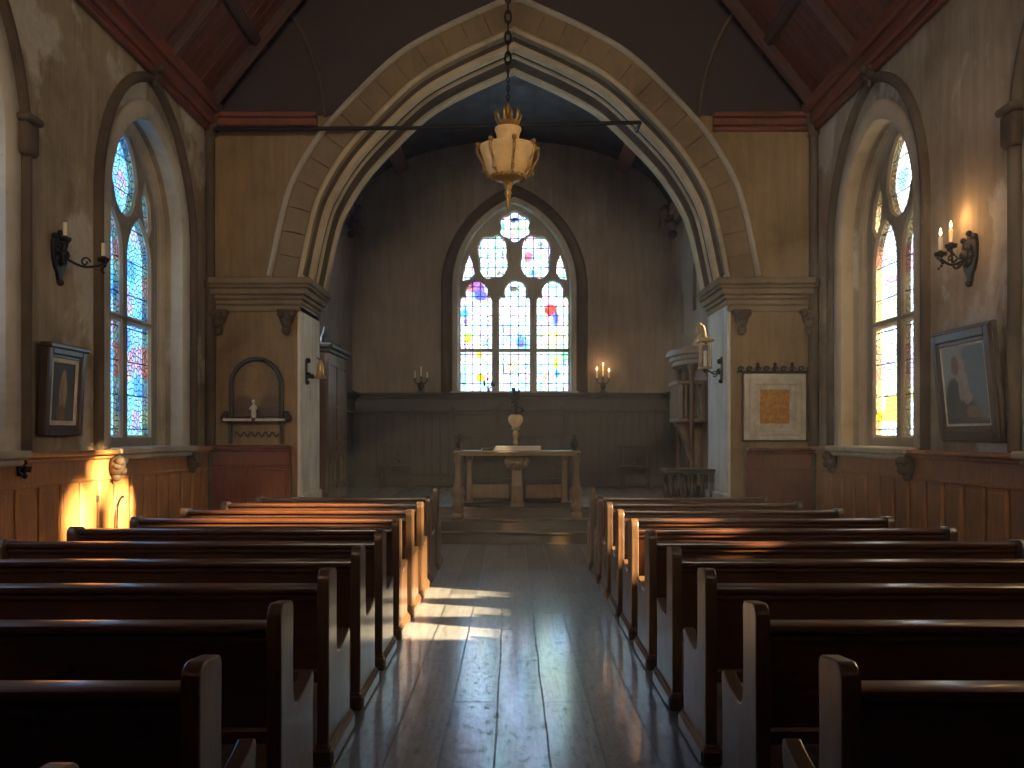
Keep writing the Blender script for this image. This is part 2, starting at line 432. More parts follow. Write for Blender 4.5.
def path_xz(pts, y):
    """path for sweep in the x-z plane at depth y: normals point away from the inside (outwards)"""
    res = []; P = [Vector((p[0], p[1])) for p in pts]
    for i in range(len(P)):
        t = P[min(i + 1, len(P) - 1)] - P[max(i - 1, 0)]; t.normalize()
        n = Vector((-t.y, t.x))
        res.append(((P[i].x, y, P[i].y), (n.x, 0, n.y), (0, 1, 0)))
    return res
def path_uv(pts):
    res = []; P = [Vector((p[0], p[1])) for p in pts]
    for i in range(len(P)):
        t = P[min(i + 1, len(P) - 1)] - P[max(i - 1, 0)]; t.normalize()
        n = Vector((-t.y, t.x))
        res.append(((P[i].x, P[i].y, 0), (n.x, n.y, 0), (0, 0, 1)))
    return res
def inside(poly, x, y):
    c = False; n = len(poly); j = n - 1
    for i in range(n):
        xi, yi = poly[i]; xj, yj = poly[j]
        if (yi > y) != (yj > y) and x < (xj - xi) * (y - yi) / (yj - yi) + xi: c = not c
        j = i
    return c
def pane(poly, fr, w, mat, parent, tintf, cell=0.05, name='pane', gam=1.0):
    """glass sheet filling the outline (its edge is bedded in the stone); carries uv and colour"""
    x0 = min(p[0] for p in poly) - 0.012; x1 = max(p[0] for p in poly) + 0.012
    y0 = min(p[1] for p in poly) - 0.012; y1 = max(p[1] for p in poly) + 0.012
    nx = max(2, int((x1 - x0) / cell)); ny = max(2, int((y1 - y0) / cell))
    cx = sum(p[0] for p in poly) / len(poly); cy = sum(p[1] for p in poly) / len(poly)
    ring = []
    for (a, b) in poly:
        dv = Vector((a - cx, b - cy)); L = dv.length or 1
        dv = dv * (1 + 0.012 / L); ring.append((cx + dv.x, cy + dv.y))
    b = bmesh.new(); vs = [b.verts.new((p[0], p[1], w)) for p in ring]
    b.faces.new(vs)
    for i in range(1, nx):
        x = lerp(x0, x1, i / nx); bmesh.ops.bisect_plane(b, geom=b.verts[:] + b.edges[:] + b.faces[:], plane_co=(x, 0, 0), plane_no=(1, 0, 0))
    for i in range(1, ny):
        y = lerp(y0, y1, i / ny); bmesh.ops.bisect_plane(b, geom=b.verts[:] + b.edges[:] + b.faces[:], plane_co=(0, y, 0), plane_no=(0, 1, 0))
    me = bpy.data.meshes.new(name); b.to_mesh(me); b.free()
    uvl = me.uv_layers.new(name='uv'); ca = me.color_attributes.new('tint', 'FLOAT_COLOR', 'POINT')
    for lp in me.loops:
        co = me.vertices[lp.vertex_index].co; uvl.data[lp.index].uv = (co.x + 7.3, co.y)
    for i, v in enumerate(me.vertices): ca.data[i].color = (*[max(0.0, c) ** gam for c in tintf(v.co.x, v.co.y)], 1)
    me.transform(fr); me.materials.append(M[mat])
    o = bpy.data.objects.new(name, me); COL.objects.link(o); o.parent = parent
    return o
def blobs(base, items):
    """colour function: soft-edged elliptical patches of pigment over a base"""
    def f(x, y):
        c = list(base)
        for (cx, cy, rx, ry, col) in items:
            d = ((x - cx) / rx) ** 2 + ((y - cy) / ry) ** 2
            k = max(0.0, min(1.0, (1.25 - d) / 0.5))
            c = [lerp(c[i], col[i], k) for i in range(3)]
        return c
    return f

# ------------------------------------------------------------------ dimensions
W = 4.47            # nave half width
YA = 13.2           # chancel-arch wall, front face
YB = 14.5           # its back face
YE = 19.3           # chancel end wall
WC = 3.42           # chancel half width
ZC = 0.51           # chancel floor
ZP = 6.30           # nave wall top
YR = -6.0           # wall behind the camera
WT = 0.5            # side wall thickness
SLOPE = 1.25
CAP = 1.45          # wainscot height in the nave

# nave windows: (centre y, half width, sill, springing, apex, hood hw, hood apex)
BAY = dict(yc=11.10, hw=1.12, sill=1.47, spring=4.2, apex=5.50, hhw=1.42, hapex=6.0)
WIDE = dict(yc=6.25, hw=1.70, sill=1.47, spring=4.2, apex=5.95, hhw=1.95, hapex=6.22)

WIDER = dict(yc=6.22, hw=1.42, sill=1.47, spring=4.2, apex=5.75, hhw=1.72, hapex=6.12)

# ------------------------------------------------------------------ floor, steps
b = MB(); b.b2(-W - 0.3, W + 0.3, YR - 0.3, YA + 0.14, -0.2, 0.0)
struct(b, 'floor', 'floor', 'dark worn wide floorboards running up the aisle between the pews', 'floor')
for i, (y, z) in enumerate(((13.3, 0.17), (13.57, 0.34), (13.84, 0.51))):
    b = MB(); b.box((0.03, (y + 13.84 + 0.6) / 2, z - 0.0175), (6.34, 13.84 + 0.6 - y, 0.035), 0.008)
    b.b2(0.03 - 3.15, 0.03 + 3.15, y + 0.02, 14.4, z - 0.17, z - 0.03)
    struct(b, 'trim_%d' % (i + 1), 'step', ('lowest of the three wooden steps up to the altar', 'middle wooden step up to the altar', 'topmost wooden step at the chancel floor edge')[i], 'step')
b = MB(); b.b2(-WC - 0.3, WC + 0.3, 14.35, YE + 0.3, ZC - 0.4, ZC - 0.004)
struct(b, 'floor_chancel', 'floor', 'dark raised chancel floor behind the altar', 'floor')

# ------------------------------------------------------------------ nave side walls with window openings
def side_wall(name, w, label):
    sx = -1 if w > 0 else 1
    fr = frame((sx * W, 0, 0), (w, 0, 0))
    s = 1 if w > 0 else -1       # local x = s*y
    ys = sorted((s * (YR - 0.3), s * (YB if w > 0 else YB + 0.6)))  # right wall runs on past the arch, added to shade the chancel opening
    b = MB(fr)
    holes = [opening(d['hw'], d['sill'] - 0.02, d['spring'], d['apex'], 16, s * d['yc']) for d in (BAY, WIDE if w > 0 else WIDER)]
    b.curve2d([(ys[0], -0.2), (ys[1], -0.2), (ys[1], ZP + 0.4), (ys[0], ZP + 0.4)], holes, -WT, 0.0)
    return struct(b, name, 'plaster', label, 'wall', 30)
side_wall('wall_left', 1, 'aged brown plaster nave wall left of the pews')
side_wall('wall_right', -1, 'aged brown plaster nave wall right of the pews')
WEST = dict(hw=2.3, sill=4.9, spring=7.6, apex=9.9)  # unseen west opening, added to light the arch wall with warm sky
frw = frame((0, YR, 0), (0, 1, 0))
b = MB(frw); b.curve2d([(-W - 0.5, -0.2), (W + 0.5, -0.2), (W + 0.5, 12.4), (-W - 0.5, 12.4)], [opening(WEST['hw'], WEST['sill'], WEST['spring'], WEST['apex'])], -0.5, 0.0)
struct(b, 'wall_rear', 'plaster', 'plain plaster nave wall behind the last pews with an added west opening for fill light', 'wall')
root = thing('window_6', 'unseen west window added to light the arch wall from behind', 'window', (0, 0, 0), 0, None, 'structure')
b = MB(frw)
for u in (-0.77, 0.77): b.box((u, 6.9, -0.3), (0.12, 4.2, 0.16), 0.03)
b.box((0, 7.55, -0.3), (4.6, 0.12, 0.14), 0.03); b.build('mullions', 'stone_grey', root)
root = thing('trim_22', 'unseen gallery added to shade the near pews from the west opening', 'gallery', (0, 0, 0), 0, None, 'structure')  # added out of view to keep west light off the near pews
b = MB(); b.b2(-W, W, YR, -0.9, 3.3, 3.5, 0.01); b.build('added_gallery_floor', 'wainscot_dark', root)
b = MB(); b.b2(-W, W, -1.0, -0.9, 3.2, 4.5, 0.01); b.b2(-W, W, -1.06, -0.84, 4.5, 4.58, 0.02)
for k in range(12): b.b2(-W + 0.1 + k * 0.74, -W + 0.7 + k * 0.74, -0.9, -0.87, 3.5, 4.4, 0.012)
b.build('added_gallery_front', 'wainscot_dark', root)
def tracery_side(d, lights, wide):
    """returns stone plate outline + holes (in wall-local x,y centred on the window) and glass outlines"""
    hw = d['hw'] + 0.0
    out = opening(hw + 0.06, d['sill'] - 0.04, d['spring'], d['apex'] + 0.06, 16)
    holes = []
    z0 = d['sill'] + (0.68 if wide else 0.14); ztr = 3.05  # wide lights start high: blank stone added to trim sun on the pews
    if not wide:
        zs, za = 3.80, 4.36
        for c in (-0.43, 0.43):
            holes.append([(c - 0.34, z0), (c - 0.34, ztr - 0.05), (c + 0.34, ztr - 0.05), (c + 0.34, z0)])
            holes.append(opening(0.34, ztr + 0.05, zs, za, 9, c))
        # large flame-shaped light in the head
        top = 5.30
        fl = []
        for i in range(28):
            a = 2 * PI * i / 28
            r = 0.35 * (1 - 0.22 * max(0, math.sin(a)) ** 2)
            fl.append((r * math.cos(a) * (1.0 if math.sin(a) > -0.2 else 0.86), 4.72 + (0.58 if math.sin(a) > 0 else 0.38) * math.sin(a)))
        holes.append(fl)
        for s in (-1, 1):
            holes.append([(s * 0.70, 4.22), (s * 0.79, 4.34), (s * 0.74, 4.62), (s * 0.60, 4.84), (s * 0.53, 4.64), (s * 0.58, 4.40)])
    else:
        k = hw / 1.7; hl = 0.43 * k
        zs, za = 3.85, 3.85 + max(0.55 * k, hl + 0.06)
        for c in (-1.02 * k, 0.0, 1.02 * k):
            holes.append([(c - hl, z0), (c - hl, ztr - 0.05), (c + hl, ztr - 0.05), (c + hl, z0)])
            holes.append(opening(hl, ztr + 0.05, zs, za, 9, c))
        for c, zc in ((-0.55 * k, 4.72), (0.55 * k, 4.72)):
            holes.append([(c + 0.36 * k * math.cos(2 * PI * i / 20), zc + 0.38 * k * math.sin(2 * PI * i / 20)) for i in range(20)])
        zt3 = d['apex'] - 0.36 - 0.28 * k
        holes.append([(0.28 * k * math.cos(2 * PI * i / 20), zt3 + 0.28 * k * math.sin(2 * PI * i / 20)) for i in range(20)])
    return out, holes

def nave_window(idx, side, d, wide, mat, label, tints, stone):
    w = 1 if side == 'left' else -1
    sx = -w
    fr = frame((sx * W, d['yc'], 0), (w, 0, 0))
    root = thing('window_%d' % idx, label, 'window', (0, 0, 0), 0, None, 'structure')
    out, holes = tracery_side(d, 2, wide)
    b = MB(fr); b.curve2d(out, holes, -0.41, -0.30, 0.03); b.build('tracery', stone, root, 40)
    for i, h in enumerate(holes):
        pane(h, fr, -0.345, mat, root, tints, 0.05)
    # inner moulded frame following the jambs and arch (two rolls set back in the reveal)
    pth = path_uv([(-d['hw'], d['sill'])] + arch(d['hw'], d['spring'], d['apex'], 16) + [(d['hw'], d['sill'])])
    b = MB(fr)
    b.sweep(pth, [(0.04, -0.34), (-0.12, -0.34), (-0.125, -0.315), (-0.11, -0.29), (-0.08, -0.285), (-0.07, -0.265), (-0.045, -0.255), (-0.02, -0.24), (0.0, -0.235), (0.04, -0.23)], True)
    b.build('inner_frame', stone, root, 50)
    b = MB(fr)     # rounded stone edge where the reveal meets the wall
    b.sweep(pth, [(-0.012, -0.16), (-0.02, -0.07), (-0.015, 0.005), (0.02, 0.03), (0.19, 0.03), (0.22, 0.0), (0.22, -0.1)], True)
    b.build('opening_surround', 'stone' if side == 'right' else 'stone_grey', root, 50)
    # hood mould
    hp = [(-d['hhw'], CAP)] + arch(d['hhw'], d['spring'], d['hapex'], 18) + [(d['hhw'], CAP)]
    b = MB(fr)
    b.sweep(path_uv(hp), [(0.07, -0.01), (0.07, 0.05), (0.03, 0.085), (-0.01, 0.08), (-0.03, 0.05), (-0.05, 0.03), (-0.05, -0.01)], True)
    if wide:
        for s in (-1, 1):
            b.box((s * d['hhw'], d['spring'] + 0.1, 0.05), (0.22, 0.30, 0.14), 0.03)
            b.box((s * d['hhw'], d['spring'] + 0.28, 0.06), (0.27, 0.07, 0.18), 0.02)
    b.build('hood_mould', 'stone_dark', root, 50)
    if not wide:
        b = MB(fr)   # carved finial at the top of the hood
        for k in range(7):
            a = 2 * PI * k / 7
            b.ball((0.10 * math.cos(a), d['hapex'] + 0.13 + 0.10 * math.sin(a), 0.08), 0.06, 2, (1, 1, 0.9))
        b.ball((0, d['hapex'] + 0.14, 0.12), 0.07)
        b.tube([(0, d['hapex'] + 0.04, 0.05), (0.0, d['hapex'] - 0.10, 0.07)], [0.06, 0.03], 8)
        b.build('finial', 'stone_dark', root, 60)
    # sill with corbel brackets
    b = MB(fr)
    b.box((0, d['sill'] - 0.035, -0.12), (2 * d['hw'] + 0.20, 0.07, 0.62), 0.015)
    b.box((0, d['sill'] - 0.10, 0.06), (2 * d['hw'] + 0.12, 0.07, 0.16), 0.02)
    b.build('sill', 'stone_grey' if side == 'left' else 'stone', root)
    if not wide:
        for s in (-1, 1):
            b = MB(fr); c = s * (d['hw'] + 0.06)
            b.ball((c, d['sill'] - 0.20, 0.12), 0.10, 2, (0.95, 1.2, 0.95))
            b.ball((c - 0.05, d['sill'] - 0.15, 0.17), 0.055); b.ball((c + 0.05, d['sill'] - 0.15, 0.17), 0.055)
            b.ball((c, d['sill'] - 0.25, 0.18), 0.05); b.ball((c, d['sill'] - 0.32, 0.11), 0.055)
            for k in range(5): b.ball((c + random.uniform(-.08, .08), d['sill'] - random.uniform(.1, .3), 0.17 + random.uniform(-.03, .03)), 0.035)
            b.build('sill_bracket', 'stone_dark', root, 60)
    return root

def tint_left(x, y):
    h = math.sin(x * 9.1 + y * 5.7) + math.sin(x * 4.3 - y * 7.9 + 1.3)
    c = [0.55, 0.85, 1.0]
    if 2.35 < y < 2.75 and h > -0.6: c = [1.0, 0.42, 0.40]
    elif h > 1.15: c = [0.95, 0.55, 0.62]
    elif h < -1.0: c = [0.25, 0.5, 0.95]
    elif y < 1.95: c = [0.65, 0.85, 0.62]
    return c
def tint_right(x, y):
    h = math.sin(x * 8.3 + y * 4.9) + math.sin(x * 5.1 - y * 8.3 + 0.4)
    c = [1.0, 0.98, 0.93]
    if 1.75 < y < 2.15 and h > -0.7: c = [0.95, 0.72, 0.12]
    elif 2.3 < y < 2.75 and h > -0.4: c = [0.88, 0.62, 0.78]
    elif 3.5 < y < 3.95 and h > 0.2: c = [0.80, 0.42, 0.55]
    elif h > 1.25: c = [0.92, 0.70, 0.76]
    elif y > 4.4 and h < -1.0: c = [0.35, 0.55, 0.9]
    elif y > 4.4 and h > 0.8: c = [0.98, 0.8, 0.3]
    return c
nave_window(1, 'left', BAY, False, 'glass_blue', 'tall blue stained glass window in the left wall beside the chancel arch', tint_left, 'stone_grey')
nave_window(2, 'left', WIDE, True, 'glass_blue', 'wide stained glass window at the left edge before the small painting', tint_left, 'stone_grey')
nave_window(3, 'right', BAY, False, 'glass_warm', 'tall pale stained glass window with pink and yellow in the right wall', tint_right, 'stone')
nave_window(4, 'right', WIDER, True, 'glass_clear', 'wide pale stained glass window at the right edge before the leaning painting', lambda x, y: (1.0, 0.97, 0.92), 'stone')

# ------------------------------------------------------------------ panelling
def wainscot(b, u0, u1, z0, z1, pw, t=0.03, cap=0.09, rail=0.24, base=0.14):
    """vertical boards framed by rails, in a wall-local builder (x along, y up, z out)"""
    b.b2(u0, u1, z0, z1 - 0.02, -0.01, t)                                   # ground
    n = max(1, round((u1 - u0) / pw)); st = (u1 - u0) / n
    zt = z1 - cap - rail
    for i in range(n):
        u = u0 + (i + 0.5) * st
        b.box((u, (z0 + base + zt) / 2, t + 0.006), (st - 0.045, zt - z0 - base + 0.02, 0.034), 0.010)
        b.box((u, (z0 + base + zt) / 2, t + 0.015), (st - 0.10, zt - z0 - base - 0.07, 0.030), 0.010)
    b.box(((u0 + u1) / 2, z0 + base / 2, t + 0.014), (u1 - u0, base, 0.04), 0.01)
    b.box(((u0 + u1) / 2, zt + rail / 2, t + 0.008), (u1 - u0, rail, 0.034), 0.008)
    b.box(((u0 + u1) / 2, zt + 0.02, t + 0.018), (u1 - u0, 0.04, 0.04), 0.012)
    b.box(((u0 + u1) / 2, z1 - cap + 0.02, t + 0.03), (u1 - u0, 0.05, 0.06), 0.015)
    b.box(((u0 + u1) / 2, z1 - 0.025, t + 0.05), (u1 - u0, 0.05, 0.13), 0.014)
b = MB(frame((-W, 0, 0), (1, 0, 0))); wainscot(b, YR, YA, 0, CAP, 0.40)
struct(b, 'trim_4', 'wainscot', 'honey brown board wainscot along the left wall, partly sunlit', 'panelling')
b = MB(frame((W, 0, 0), (-1, 0, 0))); wainscot(b, -YA, -YR, 0, CAP, 0.40)
struct(b, 'trim_5', 'wainscot', 'dark brown board wainscot along the right wall', 'panelling')
AX = 0.03; AH = 3.16
b = MB(frame((0, YA, 0), (0, -1, 0))); wainscot(b, -W + 0.06, AX - AH - 0.10, 0, CAP + 0.02, 0.52, 0.10)
struct(b, 'trim_6', 'wainscot_red', 'reddish panelled wainscot on the wall left of the chancel arch', 'panelling')
b = MB(frame((0, YA, 0), (0, -1, 0))); wainscot(b, AX + AH + 0.22, W - 0.06, 0, CAP - 0.02, 0.52, 0.10)
struct(b, 'trim_7', 'wainscot_red', 'reddish panelled wainscot on the wall right of the chancel arch', 'panelling')
ZW = PZ(393, YE)
def chancel_wainscot(b, u0, u1):
    b.b2(u0, u1, ZC, ZW - 0.02, -0.01, 0.03)
    n = round((u1 - u0) / 0.17)
    for i in range(n + 1):
        u = lerp(u0, u1, i / n); b.box((u, (ZC + ZW - 0.35) / 2, 0.036), (0.022, ZW - 0.35 - ZC, 0.02), 0.006)
    b.box(((u0 + u1) / 2, ZC + 0.13, 0.05), (u1 - u0, 0.26, 0.05), 0.012)
    b.box(((u0 + u1) / 2, ZW - 0.26, 0.045), (u1 - u0, 0.30, 0.04), 0.01)
    b.box(((u0 + u1) / 2, ZW - 0.40, 0.055), (u1 - u0, 0.05, 0.05), 0.015)
    b.box(((u0 + u1) / 2, ZW - 0.09, 0.06), (u1 - u0, 0.07, 0.10), 0.02)
    b.box(((u0 + u1) / 2, ZW - 0.03, 0.09), (u1 - u0, 0.06, 0.20), 0.014)
b = MB(frame((0, YE, 0), (0, -1, 0))); chancel_wainscot(b, -WC, WC)
for (u, w_) in ((-0.78, 0.95), (0.62, 0.95)):     # two large framed panels behind the altar
    for s in (-1, 1): b.box((u + s * w_ / 2, 1.75, 0.06), (0.07, 0.95, 0.05), 0.012)
    b.box((u, 2.08, 0.06), (w_ + 0.07, 0.07, 0.05), 0.012); b.box((u, 1.62, 0.06), (w_, 0.07, 0.05), 0.012)
    b.b2(u - w_ / 2, u + w_ / 2, 1.62, 2.08, 0.0, 0.05)
struct(b, 'trim_8', 'wainscot_dark', 'tall dark oak panelling under the end window behind the altar', 'panelling')
b = MB(frame((-WC, 0, 0), (1, 0, 0))); chancel_wainscot(b, 16.95, YE)
struct(b, 'trim_9', 'wainscot_dark', 'tall dark oak panelling on the left chancel wall', 'panelling')
b = MB(frame((WC, 0, 0), (-1, 0, 0))); chancel_wainscot(b, -YE, -17.0)
struct(b, 'trim_10', 'wainscot_dark', 'tall dark oak panelling on the right chancel wall', 'panelling')

# ------------------------------------------------------------------ chancel arch wall
L1 = [(301, 262), (303, 250), (311, 215), (323, 184), (346, 148), (379, 112), (416, 78), (456, 55), (504, 33), (514, 30)]
left_half = [(-AH, 3.85)] + [(PX(x, YA) - AX * 0 , PZ(y, YA)) for x, y in L1[2:-1]]
left_half = [(min(x, -0.02), z) for x, z in left_half]
left_half[-1] = (left_half[-1][0], left_half[-1][1])
hp = [(p.x, p.y) for p in interp([Vector((x, z, 0)) for x, z in left_half] + [Vector((0, PZ(29, YA), 0))], 5)]
ARCH = [(AX + x, z) for x, z in hp] + [(AX - x, z) for x, z in hp[::-1][1:]]
b = MB()
fr = frame((0, YA, 0), (0, -1, 0))
b = MB(fr)
b.curve2d([(-W - 0.4, -0.2)] + [(AX - AH, -0.2)] + ARCH + [(AX + AH, -0.2), (W + 0.4, -0.2), (W + 0.4, ZP), (0, ZP + W * SLOPE + 0.6), (-W - 0.4, ZP)], [], -(YB - YA), 0.0)
struct(b, 'wall_arch', 'plaster_arch', 'ochre plaster wall pierced by the great chancel arch', 'wall', 30)
# limewashed inner faces of the piers
for s, nm, lb in ((-1, 'trim_11', 'pale limewashed inner face of the left arch pier'), (1, 'trim_12', 'pale limewashed inner face of the right arch pier')):
    b = MB(); x = AX + s * AH
    b.box((x - s * 0.005, (YA + YB) / 2, 2.05), (0.05, YB - YA + 0.016, 4.1), 0.012)
    b.box((x - s * 0.03, (YA + YB) / 2, ZC + 0.12), (0.09, YB - YA + 0.03, 0.24), 0.02)
    struct(b, nm, 'pier_lime', lb, 'pier')
# arch mouldings; shade in the hollows and groove is put into darker stone
root = thing('trim_13', 'moulded stone chancel arch with voussoirs and hood', 'arch', (0, 0, 0), 0, None, 'structure')
P = path_xz(ARCH, YA)
D_ = YB - YA
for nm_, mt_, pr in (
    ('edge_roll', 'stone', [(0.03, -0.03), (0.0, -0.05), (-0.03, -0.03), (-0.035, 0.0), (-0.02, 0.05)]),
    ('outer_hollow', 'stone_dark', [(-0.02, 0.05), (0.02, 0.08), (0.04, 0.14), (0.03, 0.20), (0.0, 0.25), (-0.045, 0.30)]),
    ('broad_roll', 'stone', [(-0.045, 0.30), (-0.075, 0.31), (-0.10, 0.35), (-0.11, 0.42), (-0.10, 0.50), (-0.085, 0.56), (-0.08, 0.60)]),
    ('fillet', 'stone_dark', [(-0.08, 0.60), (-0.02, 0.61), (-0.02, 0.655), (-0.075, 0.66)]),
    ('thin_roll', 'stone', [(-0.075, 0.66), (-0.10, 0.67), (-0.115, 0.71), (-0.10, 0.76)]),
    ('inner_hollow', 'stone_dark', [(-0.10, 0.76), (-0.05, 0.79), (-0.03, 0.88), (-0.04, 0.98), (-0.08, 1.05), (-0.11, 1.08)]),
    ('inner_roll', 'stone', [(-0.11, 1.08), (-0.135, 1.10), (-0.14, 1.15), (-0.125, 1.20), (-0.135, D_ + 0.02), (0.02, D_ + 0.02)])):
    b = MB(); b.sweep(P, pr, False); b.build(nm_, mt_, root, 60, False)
# voussoir blocks
def arclen(pts):
    s = [0]
    for i in range(1, len(pts)): s.append(s[-1] + math.dist(pts[i], pts[i - 1]))
    return s
S = arclen(ARCH)
def at(s):
    for i in range(1, len(S)):
        if S[i] >= s - 1e-9:
            t = (s - S[i - 1]) / (S[i] - S[i - 1]); a, c = ARCH[i - 1], ARCH[i]
            p = Vector((lerp(a[0], c[0], t), lerp(a[1], c[1], t)))
            i0, i1 = max(0, i - 2), min(len(ARCH) - 1, i + 1)
            tn = Vector(ARCH[i1]) - Vector(ARCH[i0]); tn.normalize()
            return p, Vector((-tn.y, tn.x))
    return Vector(ARCH[-1]), Vector((1, 0))
NB = 30
b = MB()
for k in range(NB):
    s0 = S[-1] * k / NB + 0.008; s1 = S[-1] * (k + 1) / NB - 0.008
    d = random.uniform(0.035, 0.05); pa = []
    for q in range(4):
        p, n = at(lerp(s0, s1, q / 3)); pa.append(((p.x, YA, p.y), (n.x, 0, n.y), (0, 1, 0)))
    mid = S[-1] / 2
    if abs((s0 + s1) / 2 - mid) < S[-1] / NB * 0.6: pass
    b.sweep(pa, [(0.03, 0.01), (0.03, -d + 0.012), (0.042, -d), (0.375, -d), (0.388, -d + 0.012), (0.388, 0.01)], True)
b.build('voussoir_ring', 'stone_brown', root, 40)
b = MB(); b.sweep(P, [(0.39, 0.01), (0.39, -0.07), (0.42, -0.10), (0.455, -0.09), (0.47, -0.04), (0.47, 0.01)], True)
b.build('hood_mould', 'stone_grey', root, 60)
# imposts, corbels
for s, nm, lb in ((-1, 'trim_14', 'moulded stone impost capping the left arch pier'), (1, 'trim_15', 'moulded stone impost capping the right arch pier')):
    root = thing(nm, lb, 'capital', (0, 0, 0), 0, None, 'structure')
    xi = AX + s * AH; xo = s * (W - 0.08)
    layers = [(3.42, 3.52, 0.03), (3.52, 3.60, 0.06), (3.60, 3.66, 0.10), (3.66, 3.75, 0.15), (3.75, 3.80, 0.19), (3.80, 3.90, 0.22)]
    b = MB()
    for (z0, z1, o) in layers:
        x0 = xi - s * o
        b.b2(min(x0, xo), max(x0, xo), YA - o, YB - 0.02 + o * 0.2, z0, z1, 0.018)
    b.build('moulding', 'stone_brown', root)
    for k, u in enumerate((0.16, 1.15)):
        b = MB(); x = xi + s * u; y = YA - 0.06
        b.ball((x, y, 3.33), 0.11, 2, (1, 0.7, 1.1)); b.ball((x, y - 0.05, 3.25), 0.075, 2)
        b.ball((x, y - 0.02, 3.15), 0.07, 2, (1, 0.8, 1.2))
        for q in (-1, 1): b.ball((x + q * 0.08, y - 0.04, 3.38), 0.055, 2); b.ball((x + q * 0.045, y - 0.09, 3.30), 0.03)
        b.box((x, y + 0.01, 3.42), (0.27, 0.16, 0.05), 0.015)
        b.build('corbel', 'stone_dark', root, 60)
# slim corner shafts
for s, nm, lb in ((-1, 'trim_16', 'slim stone shaft in the nave corner by the arched wall niche'), (1, 'trim_17', 'slim stone shaft in the nave corner by the pale framed panel')):
    b = MB(); b.lathe([(0.075, 0), (0.075, 3.75), (0.10, 3.78), (0.10, 3.86), (0.065, 3.9), (0.065, 5.95), (0.09, 5.98), (0.075, 6.03), (0.10, 6.12), (0.13, 6.2), (0.13, 6.26)], (s * (W - 0.07), YA - 0.07, 0), 14)
    struct(b, nm, 'stone_dark', lb, 'shaft')
# gable boarding above the cornice: dark boards either side of the arch
b = MB(fr)
GP = [(x, z) for x, z in ARCH]
off = []
for (p, n, w_) in P: off.append((p[0] + n[0] * 0.43, p[2] + n[2] * 0.43))
up = [q for q in off if q[1] > ZP + 0.05]
outl = [(-W, ZP), (up[0][0], ZP)] + up + [(up[-1][0], ZP), (W, ZP), (0, ZP + W * SLOPE)]
b.curve2d(outl, [], -0.01, 0.035)
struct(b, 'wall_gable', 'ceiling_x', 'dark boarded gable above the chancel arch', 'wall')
for s, nm, lb in ((-1, 'trim_18', 'reddish moulded cornice left of the arch'), (1, 'trim_19', 'reddish moulded cornice right of the arch')):
    x_in = PX(318, YA) if s < 0 else PX(712, YA)
    b = MB()
    for (z0, z1, o) in ((6.06, 6.13, 0.06), (6.13, 6.24, 0.10), (6.24, 6.32, 0.14)):
        b.b2(min(x_in, s * W), max(x_in, s * W), YA - o, YA + 0.02, z0, z1, 0.016)
    struct(b, nm, 'beam', lb, 'cornice')
# thin ribs on the gable
def gable_rib(name, s, lb):
    root = thing(name, lb, 'rib', (0, 0, 0), 0, None, 'structure')
    A = [(PX(222, YA), PZ(100, YA)), (PX(250, YA), PZ(55, YA)), (PX(288, YA), PZ(8, YA))]
    Bp = [(PX(288, YA), PZ(8, YA)), (PX(306, YA), PZ(40, YA)), (PX(320, YA), PZ(80, YA)), (PX(326, YA), PZ(118, YA))]
    for q in (A, Bp):
        pts = interp([Vector((-s * x if s > 0 else x, YA - 0.06, z)) for x, z in q], 6)
        b = MB(); b.tube(pts, 0.028, 8); b.build('rib', 'stone_dark', root, 60)
    x = PX(288, YA) * (-1 if s > 0 else 1)
    b = MB(); b.ball((x, YA - 0.09, PZ(8, YA)), 0.10, 2, (1, 0.7, 1))
    for k in range(6): b.ball((x + 0.09 * math.cos(k * PI / 3), YA - 0.10, PZ(8, YA) + 0.09 * math.sin(k * PI / 3)), 0.05)
    b.build('boss', 'stone_dark', root, 60)
gable_rib('trim_20', -1, 'thin curved rib and boss on the gable left of the arch')
gable_rib('trim_21', 1, 'thin curved rib and boss on the gable right of the arch')

